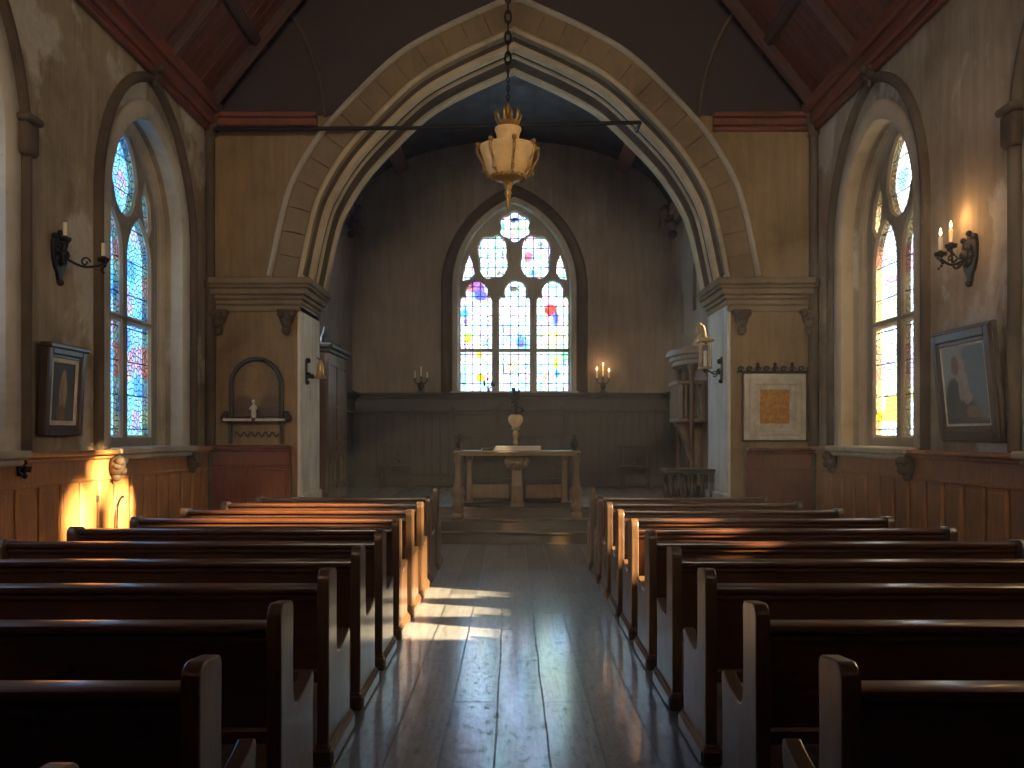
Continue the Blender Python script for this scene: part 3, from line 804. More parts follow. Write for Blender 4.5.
# ------------------------------------------------------------------ nave ceiling
for s, nm, lb in ((-1, 'ceiling_left', 'left slope of the reddish boarded nave ceiling'), (1, 'ceiling_right', 'right slope of the reddish boarded nave ceiling')):
    root = thing(nm, lb, 'ceiling', (0, 0, 0), 0, None, 'structure')
    L = W * math.sqrt(1 + SLOPE ** 2); ang = math.atan(SLOPE)
    # local frame: x along the slope (from eave up), y along nave, z out of the room
    du = Vector((-s * math.cos(ang), 0, math.sin(ang))); dv = Vector((0, 1, 0)); dn = Vector((s * math.sin(ang), 0, math.cos(ang)))
    m = Matrix.Identity(4)
    for i in range(3): m[i][0] = du[i]; m[i][1] = dv[i]; m[i][2] = dn[i]; m[i][3] = (s * W, 0, ZP)[i]
    b = MB(m)
    nb = 44
    y = YR
    while y < YA:
        y2 = min(YA, y + 0.19)
        b.b2(-0.3, L + 0.1, y + 0.004, y2 - 0.004, 0.0, 0.03, 0.004); y = y2
    b.b2(-0.3, L + 0.1, YR, YA + 0.02, 0.025, 0.12)
    b.build('boards', 'ceiling', root)
    for yy in (12.95, 11.3, 9.65, 8.0, 6.35, 4.7, 3.05, 1.4, -0.25, -1.9):
        b = MB(m); b.box((L / 2, yy, -0.05), (L, 0.16, 0.14), 0.02); b.box((L / 2, yy, -0.10), (L, 0.10, 0.10), 0.03); b.build('rafter', 'beam_dark', root)
    for uu in (1.25, 2.55, 3.9, 5.3):
        b = MB(m); b.box((uu, (YR + YA) / 2, -0.035), (0.15, YA - YR, 0.11), 0.02); b.build('purlin', 'beam_dark', root)
    b = MB()
    x = s * W
    b.b2(min(x, x - s * 0.16), max(x, x - s * 0.16), YR, YA, ZP - 0.18, ZP + 0.08, 0.03)
    b.b2(min(x, x - s * 0.24), max(x, x - s * 0.24), YR, YA, ZP - 0.02, ZP + 0.16, 0.03)
    b.b2(min(x, x - s * 0.09), max(x, x - s * 0.09), YR, YA, ZP - 0.26, ZP - 0.16, 0.02)
    b.build('wall_plate', 'beam', root)

# ------------------------------------------------------------------ chancel shell
for s, nm, lb in ((-1, 'wall_chancel_left', 'plain plaster side wall of the chancel on the left'), (1, 'wall_chancel_right', 'plain plaster side wall of the chancel on the right with narrow niches')):
    fr = frame((s * WC, 0, 0), (-s, 0, 0)); q = -s     # local x = q*y
    b = MB(fr); ys = sorted((q * YB, q * (YE + 0.3)))
    holes = [opening(0.34, 2.9, 5.0, 5.5, 10, q * 15.1)]  # hidden side opening, added to light the piers and chancel
    if s > 0: holes += [opening(0.17, 3.95, 4.65, 4.95, 8, q * 16.85), opening(0.17, 3.65, 4.25, 4.5, 8, q * 18.1)]
    b.curve2d([(ys[0], 0), (ys[1], 0), (ys[1], 7.0), (ys[0], 7.0)], holes, -0.2, 0.0)
    ya_, yb_ = sorted((q * 15.7, q * (YE + 0.3)))
    b.b2(ya_, yb_, 0, 7.0, -0.4, -0.2)
    struct(b, nm, 'plaster_chancel', lb, 'wall', 30)
# end wall with window
CXW = PX(514.4, YE)
EB = dict(hw=1.22, sill=ZW + 0.02, spring=4.85, apex=6.62)
fr = frame((0, YE, 0), (0, -1, 0))
b = MB(fr)
b.curve2d([(-WC - 0.4, 0), (WC + 0.4, 0), (WC + 0.4, 9), (-WC - 0.4, 9)], [opening(EB['hw'], EB['sill'], EB['spring'], EB['apex'], 16, CXW)], -0.5, 0.0)
struct(b, 'wall_end', 'plaster_chancel', 'grey brown plaster end wall behind the altar', 'wall', 30)

def UX(zx): return PX(440 + zx / 3.4933, YE)
def UZ(zy): return PZ(180 + zy / 3.4933, YE)
def trefoil_light(x0, x1, hx0, hx1, ysh, ytop, ytr):
    """outline of one lancet with a cusped round head, in picture-zoom units -> wall units"""
    a0, a1, h0, h1 = UX(x0), UX(x1), UX(hx0), UX(hx1)
    zs, zt, zr = UZ(ysh), UZ(ytop), UZ(ytr)
    hc = (h0 + h1) / 2; hr = (h1 - h0) / 2; zc = zt - hr
    pts = [(a1, zr), (a1, zs)]
    lob = (a1 - h1) 
    pts += [(a1 - 0.01, zs + 0.05), (lerp(a1, h1, 0.4), zs + 0.085), (h1 - 0.005, zs + 0.06)]
    for i in range(13):
        a = -0.35 + (PI + 0.7) * i / 12
        pts.append((hc + hr * math.cos(a), zc + hr * math.sin(a)))
    pts += [(h0 + 0.005, zs + 0.06), (lerp(a0, h0, 0.4), zs + 0.085), (a0 + 0.01, zs + 0.05), (a0, zs), (a0, zr)]
    return pts
def quad(cx, cy, rx, ry, lobes, dep, ph=PI / 2):
    pts = []
    for i in range(48):
        a = 2 * PI * i / 48
        k = 1 - dep * (0.5 - 0.5 * math.cos(lobes * (a - ph))) ** 1.6
        pts.append((cx + rx * k * math.cos(a), cy + ry * k * math.sin(a)))
    return pts
holes = []
for (x0, x1, h0, h1) in ((70, 180, 88, 166), (207, 314, 226, 303), (340, 450, 358, 433)):
    holes.append(trefoil_light(x0, x1, h0, h1, 418, 347, 585))
    holes.append([(UX(x0), UZ(735)), (UX(x1), UZ(735)), (UX(x1), UZ(597)), (UX(x0), UZ(597))])
ux = (UX(238) - UX(128)) / 2
holes.append(quad(UX(184), UZ(262), ux * 1.02, (UZ(178) - UZ(345)) / 2, 4, 0.17, PI / 4 + 0.1))
holes.append(quad(UX(335), UZ(262), ux * 1.02, (UZ(178) - UZ(345)) / 2, 4, 0.17, PI / 4 - 0.1))
holes.append(quad(UX(262), UZ(155), (UX(317) - UX(207)) / 2, (UZ(102) - UZ(208)) / 2, 6, 0.16))
holes.append([(UX(76), UZ(345)), (UX(100), UZ(340)), (UX(118), UZ(322)), (UX(114), UZ(290)), (UX(100), UZ(255)), (UX(84), UZ(300))])
holes.append([(UX(446), UZ(343)), (UX(420), UZ(336)), (UX(408), UZ(318)), (UX(411), UZ(286)), (UX(423), UZ(252)), (UX(438), UZ(300))])
root = thing('window_5', 'large three light stained glass window above the altar', 'window', (0, 0, 0), 0, None, 'structure')
b = MB(fr); b.curve2d(opening(EB['hw'] + 0.05, EB['sill'] - 0.03, EB['spring'], EB['apex'] + 0.05, 16, CXW), holes, -0.34, -0.20, 0.03)
b.build('tracery', 'stone_grey', root, 40)
def q(zx, zy, rx, ry, c): return (UX(zx), UZ(zy), rx * 0.0061, ry * 0.0061, c)
tf = blobs((1, 1, 1), [
    q(125, 365, 34, 22, (0.62, 0.35, 0.62)), q(140, 398, 26, 20, (0.22, 0.30, 0.85)), q(100, 372, 14, 14, (0.95, 0.4, 0.42)),
    q(258, 375, 16, 12, (0.12, 0.16, 0.22)), q(388, 447, 24, 22, (0.95, 0.12, 0.10)), q(405, 480, 14, 26, (0.35, 0.42, 0.75)),
    q(284, 560, 20, 24, (0.22, 0.42, 0.85)), q(84, 460, 16, 14, (0.35, 0.85, 0.92)), q(90, 490, 8, 18, (0.35, 0.35, 0.55)),
    q(95, 548, 18, 22, (0.88, 0.92, 0.25)), q(160, 560, 10, 14, (0.75, 0.7, 0.65)), q(395, 545, 50, 34, (1.0, 0.92, 0.62)),
    q(135, 608, 16, 14, (0.95, 0.85, 0.25)), q(140, 690, 20, 16, (0.95, 0.60, 0.18)), q(260, 665, 20, 18, (0.95, 0.84, 0.25)), q(260, 640, 44, 40, (1.0, 0.95, 0.75)),
    q(436, 615, 14, 20, (0.55, 0.9, 0.55)), q(408, 640, 12, 28, (0.92, 0.92, 0.3)), q(412, 672, 10, 16, (0.35, 0.5, 0.85)), q(372, 690, 16, 14, (0.9, 0.65, 0.5)),
    q(80, 690, 14, 40, (0.7, 0.92, 0.85)), q(310, 262, 14, 22, (0.85, 0.45, 0.5)), q(322, 318, 16, 10, (0.45, 0.6, 0.85)), q(205, 318, 10, 10, (0.5, 0.45, 0.35)),
    q(260, 130, 16, 10, (0.15, 0.2, 0.3)), q(225, 150, 10, 14, (0.6, 0.75, 0.95)), q(262, 160, 30, 6, (0.75, 0.75, 0.5)), q(400, 380, 24, 16, (0.75, 0.85, 0.95)),
    q(350, 218, 10, 16, (0.8, 0.75, 0.8)), q(305, 565, 8, 26, (0.6, 0.85, 0.6)), q(240, 545, 16, 10, (0.75, 0.9, 0.95))])
for h in holes: pane(h, fr, -0.27, 'glass_white', root, tf, 0.045, 'pane', 2.6)
pth = [(p0 + CXW, z) for p0, z in [(-EB['hw'], EB['sill'])] + arch(EB['hw'], EB['spring'], EB['apex'], 16) + [(EB['hw'], EB['sill'])]]
b = MB(fr); b.sweep(path_uv(pth), [(-0.03, -0.22), (-0.04, -0.16), (-0.01, -0.13), (-0.02, -0.08), (0.01, -0.04), (0.0, 0.01), (0.05, 0.035), (0.10, 0.03), (0.10, -0.22)], True); b.build('inner_frame', 'stone_grey', root, 50)
hpth = [(p0 + CXW, z) for p0, z in [(-1.50, ZW)] + arch(1.50, 4.75, 6.90, 18) + [(1.50, ZW)]]
b = MB(fr); b.sweep(path_uv(hpth), [(0.07, -0.01), (0.07, 0.06), (0.03, 0.09), (-0.02, 0.07), (-0.06, 0.03), (-0.12, 0.025), (-0.16, 0.03), (-0.16, -0.01)], True); b.build('hood_mould', 'stone_dark', root, 50)
b = MB(fr); b.box((CXW, EB['sill'] - 0.01, -0.08), (2 * EB['hw'] + 0.3, 0.04, 0.42), 0.01); b.build('sill', 'stone_grey', root)

# chancel wagon ceiling: elliptical barrel of boards
root = thing('ceiling_chancel', 'dark curved board ceiling of the chancel seen through the arch', 'ceiling', (0, 0, 0), 0, None, 'structure')
prof = []
for i in range(25):
    a = PI * i / 24
    prof.append((-(WC + 0.02) * math.cos(a), 6.05 + 1.88 * (math.sin(a) ** 0.85)))
b = MB()
for i in range(24):
    (xa, za), (xb, zb) = prof[i], prof[i + 1]
    t = Vector((xb - xa, 0, zb - za)); n = Vector((-t.z, 0, t.x)).normalized(); t.normalize()
    A0 = Vector((xa, 0, za)) + t * 0.006; B0 = Vector((xb, 0, zb)) - t * 0.006
    vs = []
    for y in (YB - 0.02, YE + 0.02):
        for p in (A0, B0, B0 + n * 0.05, A0 + n * 0.05): vs.append((p.x, y, p.z))
    b._add(vs, [(0, 1, 2, 3), (4, 7, 6, 5), (0, 4, 5, 1), (1, 5, 6, 2), (2, 6, 7, 3), (3, 7, 4, 0)])
b.sweep([((x, YB - 0.02, z), (x / 5, 0, 1), (0, 1, 0)) for x, z in prof], [(0.04, 0), (0.04, YE - YB + 0.3), (0.25, YE - YB + 0.3), (0.25, 0)], True)
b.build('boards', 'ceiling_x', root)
for s in (-1, 1):
    b = MB(); b.b2(s * 3.40, s * 3.14, YB, YE, 6.02, 6.22, 0.03); b.b2(s * 3.40, s * 3.24, YB, YE, 5.90, 6.04, 0.02); b.build('wall_plate', 'beam', root)
    b = MB(); b.box((s * 2.35, (YB + YE) / 2, 7.30), (0.30, YE - YB, 0.10), 0.02, (s * 0.55, 'Y')); b.build('purlin', 'beam', root)
    b = MB(); y = 18.2
    b.ball((s * 3.18, y, 6.02), 0.20, 2, (1, 1, 0.9)); b.ball((s * 3.1, y - 0.1, 6.12), 0.14); b.ball((s * 3.2, y - 0.12, 5.85), 0.12); b.ball((s * 3.25, y, 5.68), 0.09)
    for k in range(6): b.ball((s * (3.08 + 0.05 * (k % 3)), y - 0.16, 5.9 + 0.06 * k), 0.055)
    b.build('corbel', 'beam_dark', root, 60)

# ------------------------------------------------------------------ pews
ORD = ['front', 'second', 'third', 'fourth', 'fifth', 'sixth', 'seventh', 'eighth', 'ninth', 'tenth', 'eleventh']
def end_outline(top=0.95, tip=0.56):
    pts = [(0.0, 0.0), (0.0, top - 0.07)]
    for i in range(1, 7):
        a = PI - (PI / 2) * i / 6; pts.append((0.06 + 0.06 * math.cos(a), top - 0.06 + 0.06 * math.sin(a)))
    for i in range(0, 7):
        a = PI / 2 - (PI / 2) * i / 6; pts.append((0.165 + 0.035 * math.cos(a), top - 0.045 + 0.035 * math.sin(a)))
    pts += [(0.195, 0.72), (0.198, 0.60), (0.21, 0.535), (0.24, 0.505), (0.29, 0.500), (0.40, 0.520), (0.50, 0.545), (tip - 0.02, 0.560)]
    pts += [(tip, 0.555), (tip + 0.012, 0.53), (tip + 0.005, 0.49), (tip - 0.005, 0.40), (tip, 0.15), (tip + 0.005, 0.0)]
    return pts
def make_pew(y0, xin, xout, label, group, front=False):
    s = 1 if xin > 0 else -1
    root = thing('pew', label, 'pew', (0, y0, 0), 0, group)
    for q_, x in enumerate((xin, xout)):
        ssd = s if q_ == 0 else -s
        b = MB(); b.prism(end_outline((1.0 if front else 0.95) if q_ == 0 else 0.885), x, x + ssd * 0.058, 'YZ', 0.007)
        e = b.build('pew_end', 'pew_end', root, 19)
        b = MB(); b.box((x + ssd * 0.029, 0.29, 0.045), (0.105, 0.62, 0.09), 0.014)
        b.box((x + ssd * 0.029, 0.29, 0.095), (0.080, 0.60, 0.03), 0.012); b.build('base_moulding', 'pew_end', e)
    xa, xb = xin + s * 0.052, xout - s * 0.052; xm = (xa + xb) / 2; ln = abs(xb - xa)
    b = MB(); b.box((xm, 0.125, 0.842), (ln, 0.13, 0.036), 0.014, None, 2); b.box((xm, 0.118, 0.806), (ln, 0.075, 0.04), 0.012)
    b.build('top_rail', 'pew', root)
    b = MB(); tilt = Matrix.Rotation(0.13, 4, 'X')
    b.box((xm, 0.143, 0.595), (ln, 0.028, 0.43), 0.004, tilt)
    b.box((xm, 0.160, 0.400), (ln, 0.040, 0.07), 0.01, tilt)
    b.build('backrest', 'pew', root)
    b = MB(); b.box((xm, 0.385, 0.435), (ln, 0.37, 0.034), 0.012, Matrix.Rotation(0.03, 4, 'X')); b.box((xm, 0.53, 0.395), (ln, 0.03, 0.07), 0.008)
    b.build('seat', 'pew', root)
    for t in (0.5,):
        b = MB(); x = lerp(xa, xb, t)
        b.prism([(0.17, 0), (0.165, 0.40), (0.50, 0.40), (0.47, 0.24), (0.50, 0)], x - 0.02, x + 0.02, 'YZ', 0.005); b.build('support', 'pew', root)
    return root
def outer(y): return 3.55 if y < 6.6 else max(3.05, 3.55 - (y - 6.6) * 0.125)
for k in range(11):
    y0 = 1.65 + 0.9 * k + (0.05 if k == 10 else 0)
    r = 10 - k
    if r == 0: a, c = ' left of the aisle, front row by the altar steps', ' right of the aisle, front row by the altar steps'
    else: a, c = (' left of the aisle, %s row from the altar steps' % ORD[r], ' right of the aisle, %s row from the altar steps' % ORD[r])
    make_pew(y0, -0.885, -outer(y0), ('dark polished wooden pew' if k < 4 else 'sunlit reddish wooden pew' if k < 10 else 'reddish wooden pew') + a, 'pews left of the aisle', k == 10)
    if k > 0: make_pew(y0, 0.935, outer(y0), ('dark polished wooden pew' if k < 5 else 'reddish brown wooden pew') + c, 'pews right of the aisle', k == 10)

# ------------------------------------------------------------------ altar
AXC = PX(517, 14.0)
alt = thing('altar', 'carved wooden altar table with pale top and turned posts above the steps', 'altar', (AXC, 14.0, ZC))
b = MB(); b.box((0, 0, 0.845), (1.94, 0.78, 0.04), 0.012); b.box((0, 0, 0.81), (1.82, 0.70, 0.04), 0.015); b.build('tabletop', 'oak_x', alt)
b = MB()
b.box((0, 0.10, 0.03), (1.72, 0.36, 0.06), 0.012)
b.box((0, 0.14, 0.42), (1.66, 0.10, 0.74), 0.006)
b.box((0, 0.10, 0.40), (1.66, 0.08, 0.05), 0.01)
for s in (-1, 1):
    for t in (-0.34, 0.34): b.box((s * 0.43 + t * 1.0, 0.08, 0.22), (0.04, 0.06, 0.30), 0.01)
    b.box((s * 0.43, 0.08, 0.09), (0.70, 0.06, 0.05), 0.01); b.box((s * 0.43, 0.08, 0.36), (0.70, 0.06, 0.05), 0.01)
b.build('frontal_panel', 'ebony', alt)
for s in (-1, 1):
    b = MB(); b.box((s * 0.43, 0.083, 0.225), (0.60, 0.05, 0.22), 0.012); b.build('inset_panel', 'oak', alt)
    b = MB(); b.box((s * 0.74, 0.0, 0.43), (0.085, 0.09, 0.76), 0.012); b.box((s * 0.74, 0.0, 0.05), (0.12, 0.14, 0.10), 0.012); b.box((s * 0.74, 0.0, 0.76), (0.11, 0.12, 0.08), 0.012); b.build('stile', 'oak', alt)
    # turned and carved post, standing a step lower
    b = MB(); base = -0.17
    pr = [(0.075, 0), (0.075, 0.10), (0.055, 0.115), (0.075, 0.16), (0.085, 0.22), (0.06, 0.28), (0.08, 0.33), (0.095, 0.40), (0.085, 0.47), (0.055, 0.52), (0.065, 0.55), (0.05, 0.60), (0.042, 0.78), (0.052, 0.88), (0.065, 0.91), (0.05, 0.94), (0.06, 0.97)]
    b.lathe(pr, (s * 0.90, -0.30, base), 18)
    b.box((s * 0.90, -0.30, base + 0.05), (0.16, 0.16, 0.10), 0.012)
    for k in range(8):
        a = 2 * PI * k / 8
        b.ball((s * 0.90 + 0.085 * math.cos(a), -0.30 + 0.085 * math.sin(a), base + 0.40), 0.026, 1, (1, 1, 2.0)); b.ball((s * 0.90 + 0.075 * math.cos(a), -0.30 + 0.075 * math.sin(a), base + 0.20), 0.022, 1, (1, 1, 1.8))
    b.build('post', 'oak', alt, 50)
ped = MB()
ped.lathe([(0.15, 0), (0.15, 0.06), (0.125, 0.08), (0.12, 0.30), (0.125, 0.32), (0.115, 0.34), (0.11, 0.56), (0.13, 0.58)], (0, -0.05, 0), 4, True)
pd = ped.build('pedestal', 'oak', alt)
b = MB(); b.box((0, -0.05, 0.61), (0.26, 0.20, 0.05), 0.02); b.box((0, -0.05, 0.74), (0.34, 0.24, 0.10), 0.025)
for k in range(5): b.ball((-0.13 + 0.065 * k, -0.15, 0.66 + 0.012 * (k % 2)), 0.045, 2, (1, 0.7, 1.2))
for s in (-1, 1): b.ball((s * 0.15, -0.13, 0.70), 0.05); b.ball((s * 0.13, -0.13, 0.63), 0.035)
b.build('carved_capital', 'oak', pd, 50)

# things on the altar
TZ = ZC + 0.865
ck = thing('altar_cloth', 'folded white linen lying on the middle of the altar', 'cloth', (AXC + 0.0, 13.80, TZ))
b = MB()
for k in range(3): b.box((0.0 + 0.008 * k, 0.003 * k, 0.013 + 0.024 * k), (0.72 - 0.012 * k, 0.34 - 0.01 * k, 0.024), 0.010, None, 2)
b.build('linen_fold', 'linen', ck)
bk = thing('book', 'small black book lying beside the white linen on the altar', 'book', (AXC - 0.46, 13.80, TZ), PI / 2 + 0.15)
b = MB(); b.box((0, 0, 0.022), (0.115, 0.155, 0.034), 0.003); b.build('page_block', 'linen', bk)
b = MB(); b.box((0, 0, 0.0025), (0.125, 0.165, 0.005), 0.002); b.box((0, 0, 0.0415), (0.125, 0.165, 0.005), 0.002); b.box((-0.0615, 0, 0.022), (0.006, 0.165, 0.044), 0.002); b.build('cover', 'ebony', bk)
vz = thing('vase', 'tall ochre footed vase with dark dried sprays in the middle of the altar', 'vase', (AXC - 0.02, 14.16, TZ))
b = MB(); b.lathe([(0.085, 0), (0.085, 0.02), (0.05, 0.035), (0.028, 0.06), (0.022, 0.09), (0.045, 0.12), (0.03, 0.15), (0.035, 0.19), (0.05, 0.24), (0.048, 0.28), (0.032, 0.315), (0.068, 0.335), (0.06, 0.36)], (0, 0, 0), 20); b.build('stem', 'brass', vz, 50)
b = MB(); b.lathe([(0.03, 0.355), (0.065, 0.38), (0.10, 0.43), (0.118, 0.48), (0.112, 0.52), (0.09, 0.55), (0.075, 0.56)], (0, 0, 0), 24); b.build('bowl', 'ochre_urn', vz, 60)
b = MB(); rnd = random.Random(3)
for k in range(16):
    a = rnd.uniform(0, 2 * PI); r = rnd.uniform(0.02, 0.14); h = rnd.uniform(0.68, 1.06) - r * 0.9
    p0 = Vector((0.03 * math.cos(a), 0.03 * math.sin(a), 0.54)); p2 = Vector((r * math.cos(a), r * math.sin(a), h)); p1 = (p0 + p2) / 2 + Vector((0, 0, 0.05))
    b.tube([p0, p1, p2], [0.006, 0.005, 0.003], 5)
    for q_ in range(4):
        p = p1.lerp(p2, 0.2 + 0.26 * q_); b.ball(p + Vector((rnd.uniform(-.03, .03), rnd.uniform(-.03, .03), 0)), rnd.uniform(0.014, 0.030), 1, (1, 1, 1.5))
b.build('dried_sprays', 'leaf', vz, 60)
for s, sd in ((-1, 'left'), (1, 'right')):
    u = thing('urn', 'small dark lidded urn on the %s end of the altar' % sd, 'urn', (AXC + s * 0.89, 13.92, TZ), 0, 'urns on the altar ends')
    b = MB(); b.lathe([(0.045, 0), (0.045, 0.012), (0.022, 0.03), (0.05, 0.05), (0.068, 0.085), (0.065, 0.12), (0.045, 0.145), (0.05, 0.15)], (0, 0, 0), 18); b.build('body', 'iron', u, 60)
    b = MB(); b.lathe([(0.05, 0.15), (0.045, 0.165), (0.02, 0.185), (0.012, 0.20), (0.02, 0.215), (0.018, 0.235), (0.004, 0.26)], (0, 0, 0), 16); b.build('lid', 'iron', u, 60)

# ------------------------------------------------------------------ candles
def candle(parent, p, h, r, lit, mat='wax'):
    b = MB(); b.lathe([(r, 0), (r, h * 0.97), (r * 0.8, h), (r * 0.2, h - r * 0.2)], p, 12); c = b.build('candle', mat, parent, 50)
    b = MB(); b.tube([(p[0], p[1], p[2] + h - 0.004), (p[0] + 0.002, p[1], p[2] + h + 0.014)], 0.0025, 5); b.build('wick', 'iron', c)
    if lit:
        b = MB(); z = p[2] + h + 0.008
        b.lathe([(0.001, 0), (0.009, 0.012), (0.013, 0.028), (0.009, 0.048), (0.001, 0.08)], (p[0], p[1], z), 10); b.build('flame', 'flame', c, 80)
def lamp(name, loc, energy, color=(1.0, 0.55, 0.22), r=0.03):
    l = bpy.data.lights.new(name, 'POINT'); l.energy = energy; l.color = color; l.shadow_soft_size = r
    o = bpy.data.objects.new(name, l); COL.objects.link(o); o.location = loc
    return o

def wall_sconce(loc, w, label, lit):
    """ornate black iron bracket, two branches; local x along the wall, -y... built with z up, +x into the room"""
    root = thing('wall_sconce', label, 'sconce', loc, 0 if w > 0 else PI)
    b = MB()
    pts = [(0.02, -0.13 + 0.0, 0.10)]
    outl = [(-0.14, 0.12), (-0.11, 0.20), (-0.05, 0.17), (0, 0.23), (0.05, 0.17), (0.11, 0.20), (0.14, 0.12), (0.13, -0.03), (0.09, -0.12), (0.05, -0.16), (0.03, -0.23), (0, -0.26), (-0.03, -0.23), (-0.05, -0.16), (-0.09, -0.12), (-0.13, -0.03)]
    b.prism(outl, 0.0, 0.035, 'YZ', 0.006)
    for k in range(7):
        a = 2 * PI * k / 7; b.ball((0.045, 0.075 * math.cos(a), 0.02 + 0.085 * math.sin(a)), 0.036, 2, (0.8, 1, 1))
    b.ball((0.06, 0, 0.02), 0.06); b.ball((0.03, 0, -0.25), 0.035); b.ball((0.03, 0.11, 0.19), 0.03); b.ball((0.03, -0.11, 0.19), 0.03); b.ball((0.03, 0, 0.24), 0.03)
    b.build('back_plate', 'iron', root, 50)
    for s, tip in ((-1, (0.14, -0.13, 0.16)), (1, (0.38, 0.16, 0.02))):
        e = Vector(tip)
        b = MB(); st = Vector((0.05, 0, 0.0))
        b.tube(interp([st, Vector((0.5 * e.x + 0.03, e.y * 0.45, -0.08)), Vector((e.x - 0.02, e.y * 0.95, -0.05)), Vector((e.x, e.y, e.z - 0.02))], 6), 0.013, 8)
        b.tube([(e.x * 0.6 + 0.05 * math.cos(a_ * 0.6) * (1 - a_ * 0.06), e.y * 0.6, -0.03 + 0.05 * math.sin(a_ * 0.6) * (1 - a_ * 0.06)) for a_ in range(12)], 0.009, 6)
        for k in range(6):
            a = 2 * PI * k / 6; b.ball((e.x + 0.045 * math.cos(a), e.y + 0.045 * math.sin(a), e.z - 0.02), 0.018, 1)
        for k in range(5): b.ball((e.x + 0.02 * math.cos(k * 1.3), e.y + 0.02 * math.sin(k * 1.3), e.z - 0.05 - 0.025 * k), 0.022 - 0.002 * k, 1)
        b.lathe([(0.015, -0.05), (0.055, -0.02), (0.06, 0.0), (0.025, 0.005), (0.022, 0.02)], (e.x, e.y, e.z), 14)
        arm = b.build('arm', 'iron', root, 50)
        candle(arm, (e.x, e.y, e.z + 0.01), 0.14, 0.02, lit)
    return root
ws = wall_sconce((-W, 8.85, 3.36), 1, 'black iron wall sconce with unlit candles above the small left painting', False)
wr = wall_sconce((W, 8.75, 3.33), -1, 'black iron wall sconce with lit candles above the right painting', True)
lamp('candle_light', (W - 0.38, 8.60, 3.60), 3.0); lamp('candle_light', (W - 0.14, 8.88, 3.75), 4.0)

def ledge_candelabrum(px, label, lit, tall=0.28):
    x = PX(px, YE - 0.12)
    root = thing('candelabrum', label, 'candelabrum', (x, YE - 0.10, ZW))
    b = MB(); b.lathe([(0.09, 0), (0.09, 0.025), (0.05, 0.04), (0.035, 0.07), (0.06, 0.11), (0.07, 0.15), (0.045, 0.19), (0.055, 0.21), (0.03, 0.23)], (0, 0, 0), 16); b.build('base', 'pewter', root, 50)
    for k, (dx, dz) in enumerate(((-0.13, 0.30), (0.0, 0.33), (0.13, 0.30))):
        b = MB(); b.tube(interp([Vector((0, 0, 0.21)), Vector((dx * 0.6, 0, 0.20)), Vector((dx, 0, dz - 0.05)), Vector((dx, 0, dz))], 5), 0.013, 8)
        b.lathe([(0.012, -0.01), (0.04, 0.0), (0.042, 0.012), (0.02, 0.015)], (dx, 0, dz), 12); arm = b.build('arm', 'pewter', root, 50)
        candle(arm, (dx, 0, dz + 0.01), (0.16, 0.22, 0.13)[k], 0.019, lit)
    return x
xl = ledge_candelabrum(421, 'dark three armed candelabrum with unlit candles on the ledge left of the end window', False)
xr = ledge_candelabrum(603, 'dark three armed candelabrum with lit candles on the ledge right of the end window', True)
lamp('candle_light', (xr, YE - 0.25, ZW + 0.62), 2.5)
sp = thing('dried_sprig', 'small dark sprig on the ledge below the left mullion of the end window', 'sprig', (PX(489, YE), YE - 0.10, ZW))
b = MB()
b.lathe([(0.035, 0), (0.03, 0.05), (0.012, 0.07)], (0, 0, 0), 10); b.build('holder', 'pewter', sp, 50)
b = MB()
for k in range(7):
    a = k * 0.9; p2 = Vector((0.11 * math.cos(a), 0.05 * math.sin(a), 0.17 + 0.06 * (k % 3))); b.tube([(0, 0, 0.06), p2 * 0.6 + Vector((0, 0, 0.03)), p2], 0.006, 5); b.ball(p2, 0.028, 1, (1, 0.6, 1.3))
b.build('leaves', 'leaf', sp, 60)

# pier sconces: left has a bell shade, right a lantern
ps = thing('wall_lamp', 'iron wall bracket with hanging brass bell lamp on the left arch pier', 'wall lamp', (AX - AH + 0.02, 13.55, PZ(372, 13.55)))
b = MB(); b.prism([(-0.04, -0.17), (0.04, -0.17), (0.05, 0.0), (0.06, 0.12), (0.03, 0.20), (-0.03, 0.20), (-0.06, 0.12), (-0.05, 0.0)], 0.0, 0.03, 'YZ', 0.006)
b.ball((0.04, 0, 0.17), 0.045); b.ball((0.04, 0, -0.05), 0.05); b.ball((0.03, 0, -0.16), 0.035); b.build('back_plate', 'iron', ps, 50)
b = MB(); b.tube(interp([Vector((0.03, 0, -0.05)), Vector((0.10, 0, -0.09)), Vector((0.18, 0, -0.06)), Vector((0.225, 0, 0.02)), Vector((0.225, 0, 0.16)), Vector((0.18, 0, 0.22))], 5), 0.012, 8); b.ball((0.10, 0, -0.06), 0.03); b.build('arm', 'iron', ps, 50)
b = MB(); b.lathe([(0.085, -0.10), (0.09, -0.09), (0.062, -0.05), (0.05, 0.02), (0.045, 0.10), (0.025, 0.16), (0.012, 0.18)], (0.225, 0, 0.0), 18); b.build('bell_shade', 'brass', ps, 60)
ps = thing('wall_lamp', 'iron wall bracket with gilt candle lantern on the right arch pier', 'wall lamp', (AX + AH - 0.02, 13.55, PZ(370, 13.55)), PI)
b = MB(); b.prism([(-0.04, -0.20), (0.04, -0.20), (0.06, -0.05), (0.05, 0.08), (0.03, 0.20), (-0.03, 0.20), (-0.05, 0.08), (-0.06, -0.05)], 0.0, 0.03, 'YZ', 0.006); b.ball((0.04, 0, 0.13), 0.045); b.ball((0.045, 0, -0.02), 0.05); b.ball((0.03, 0, -0.17), 0.035); b.build('back_plate', 'iron', ps, 50)
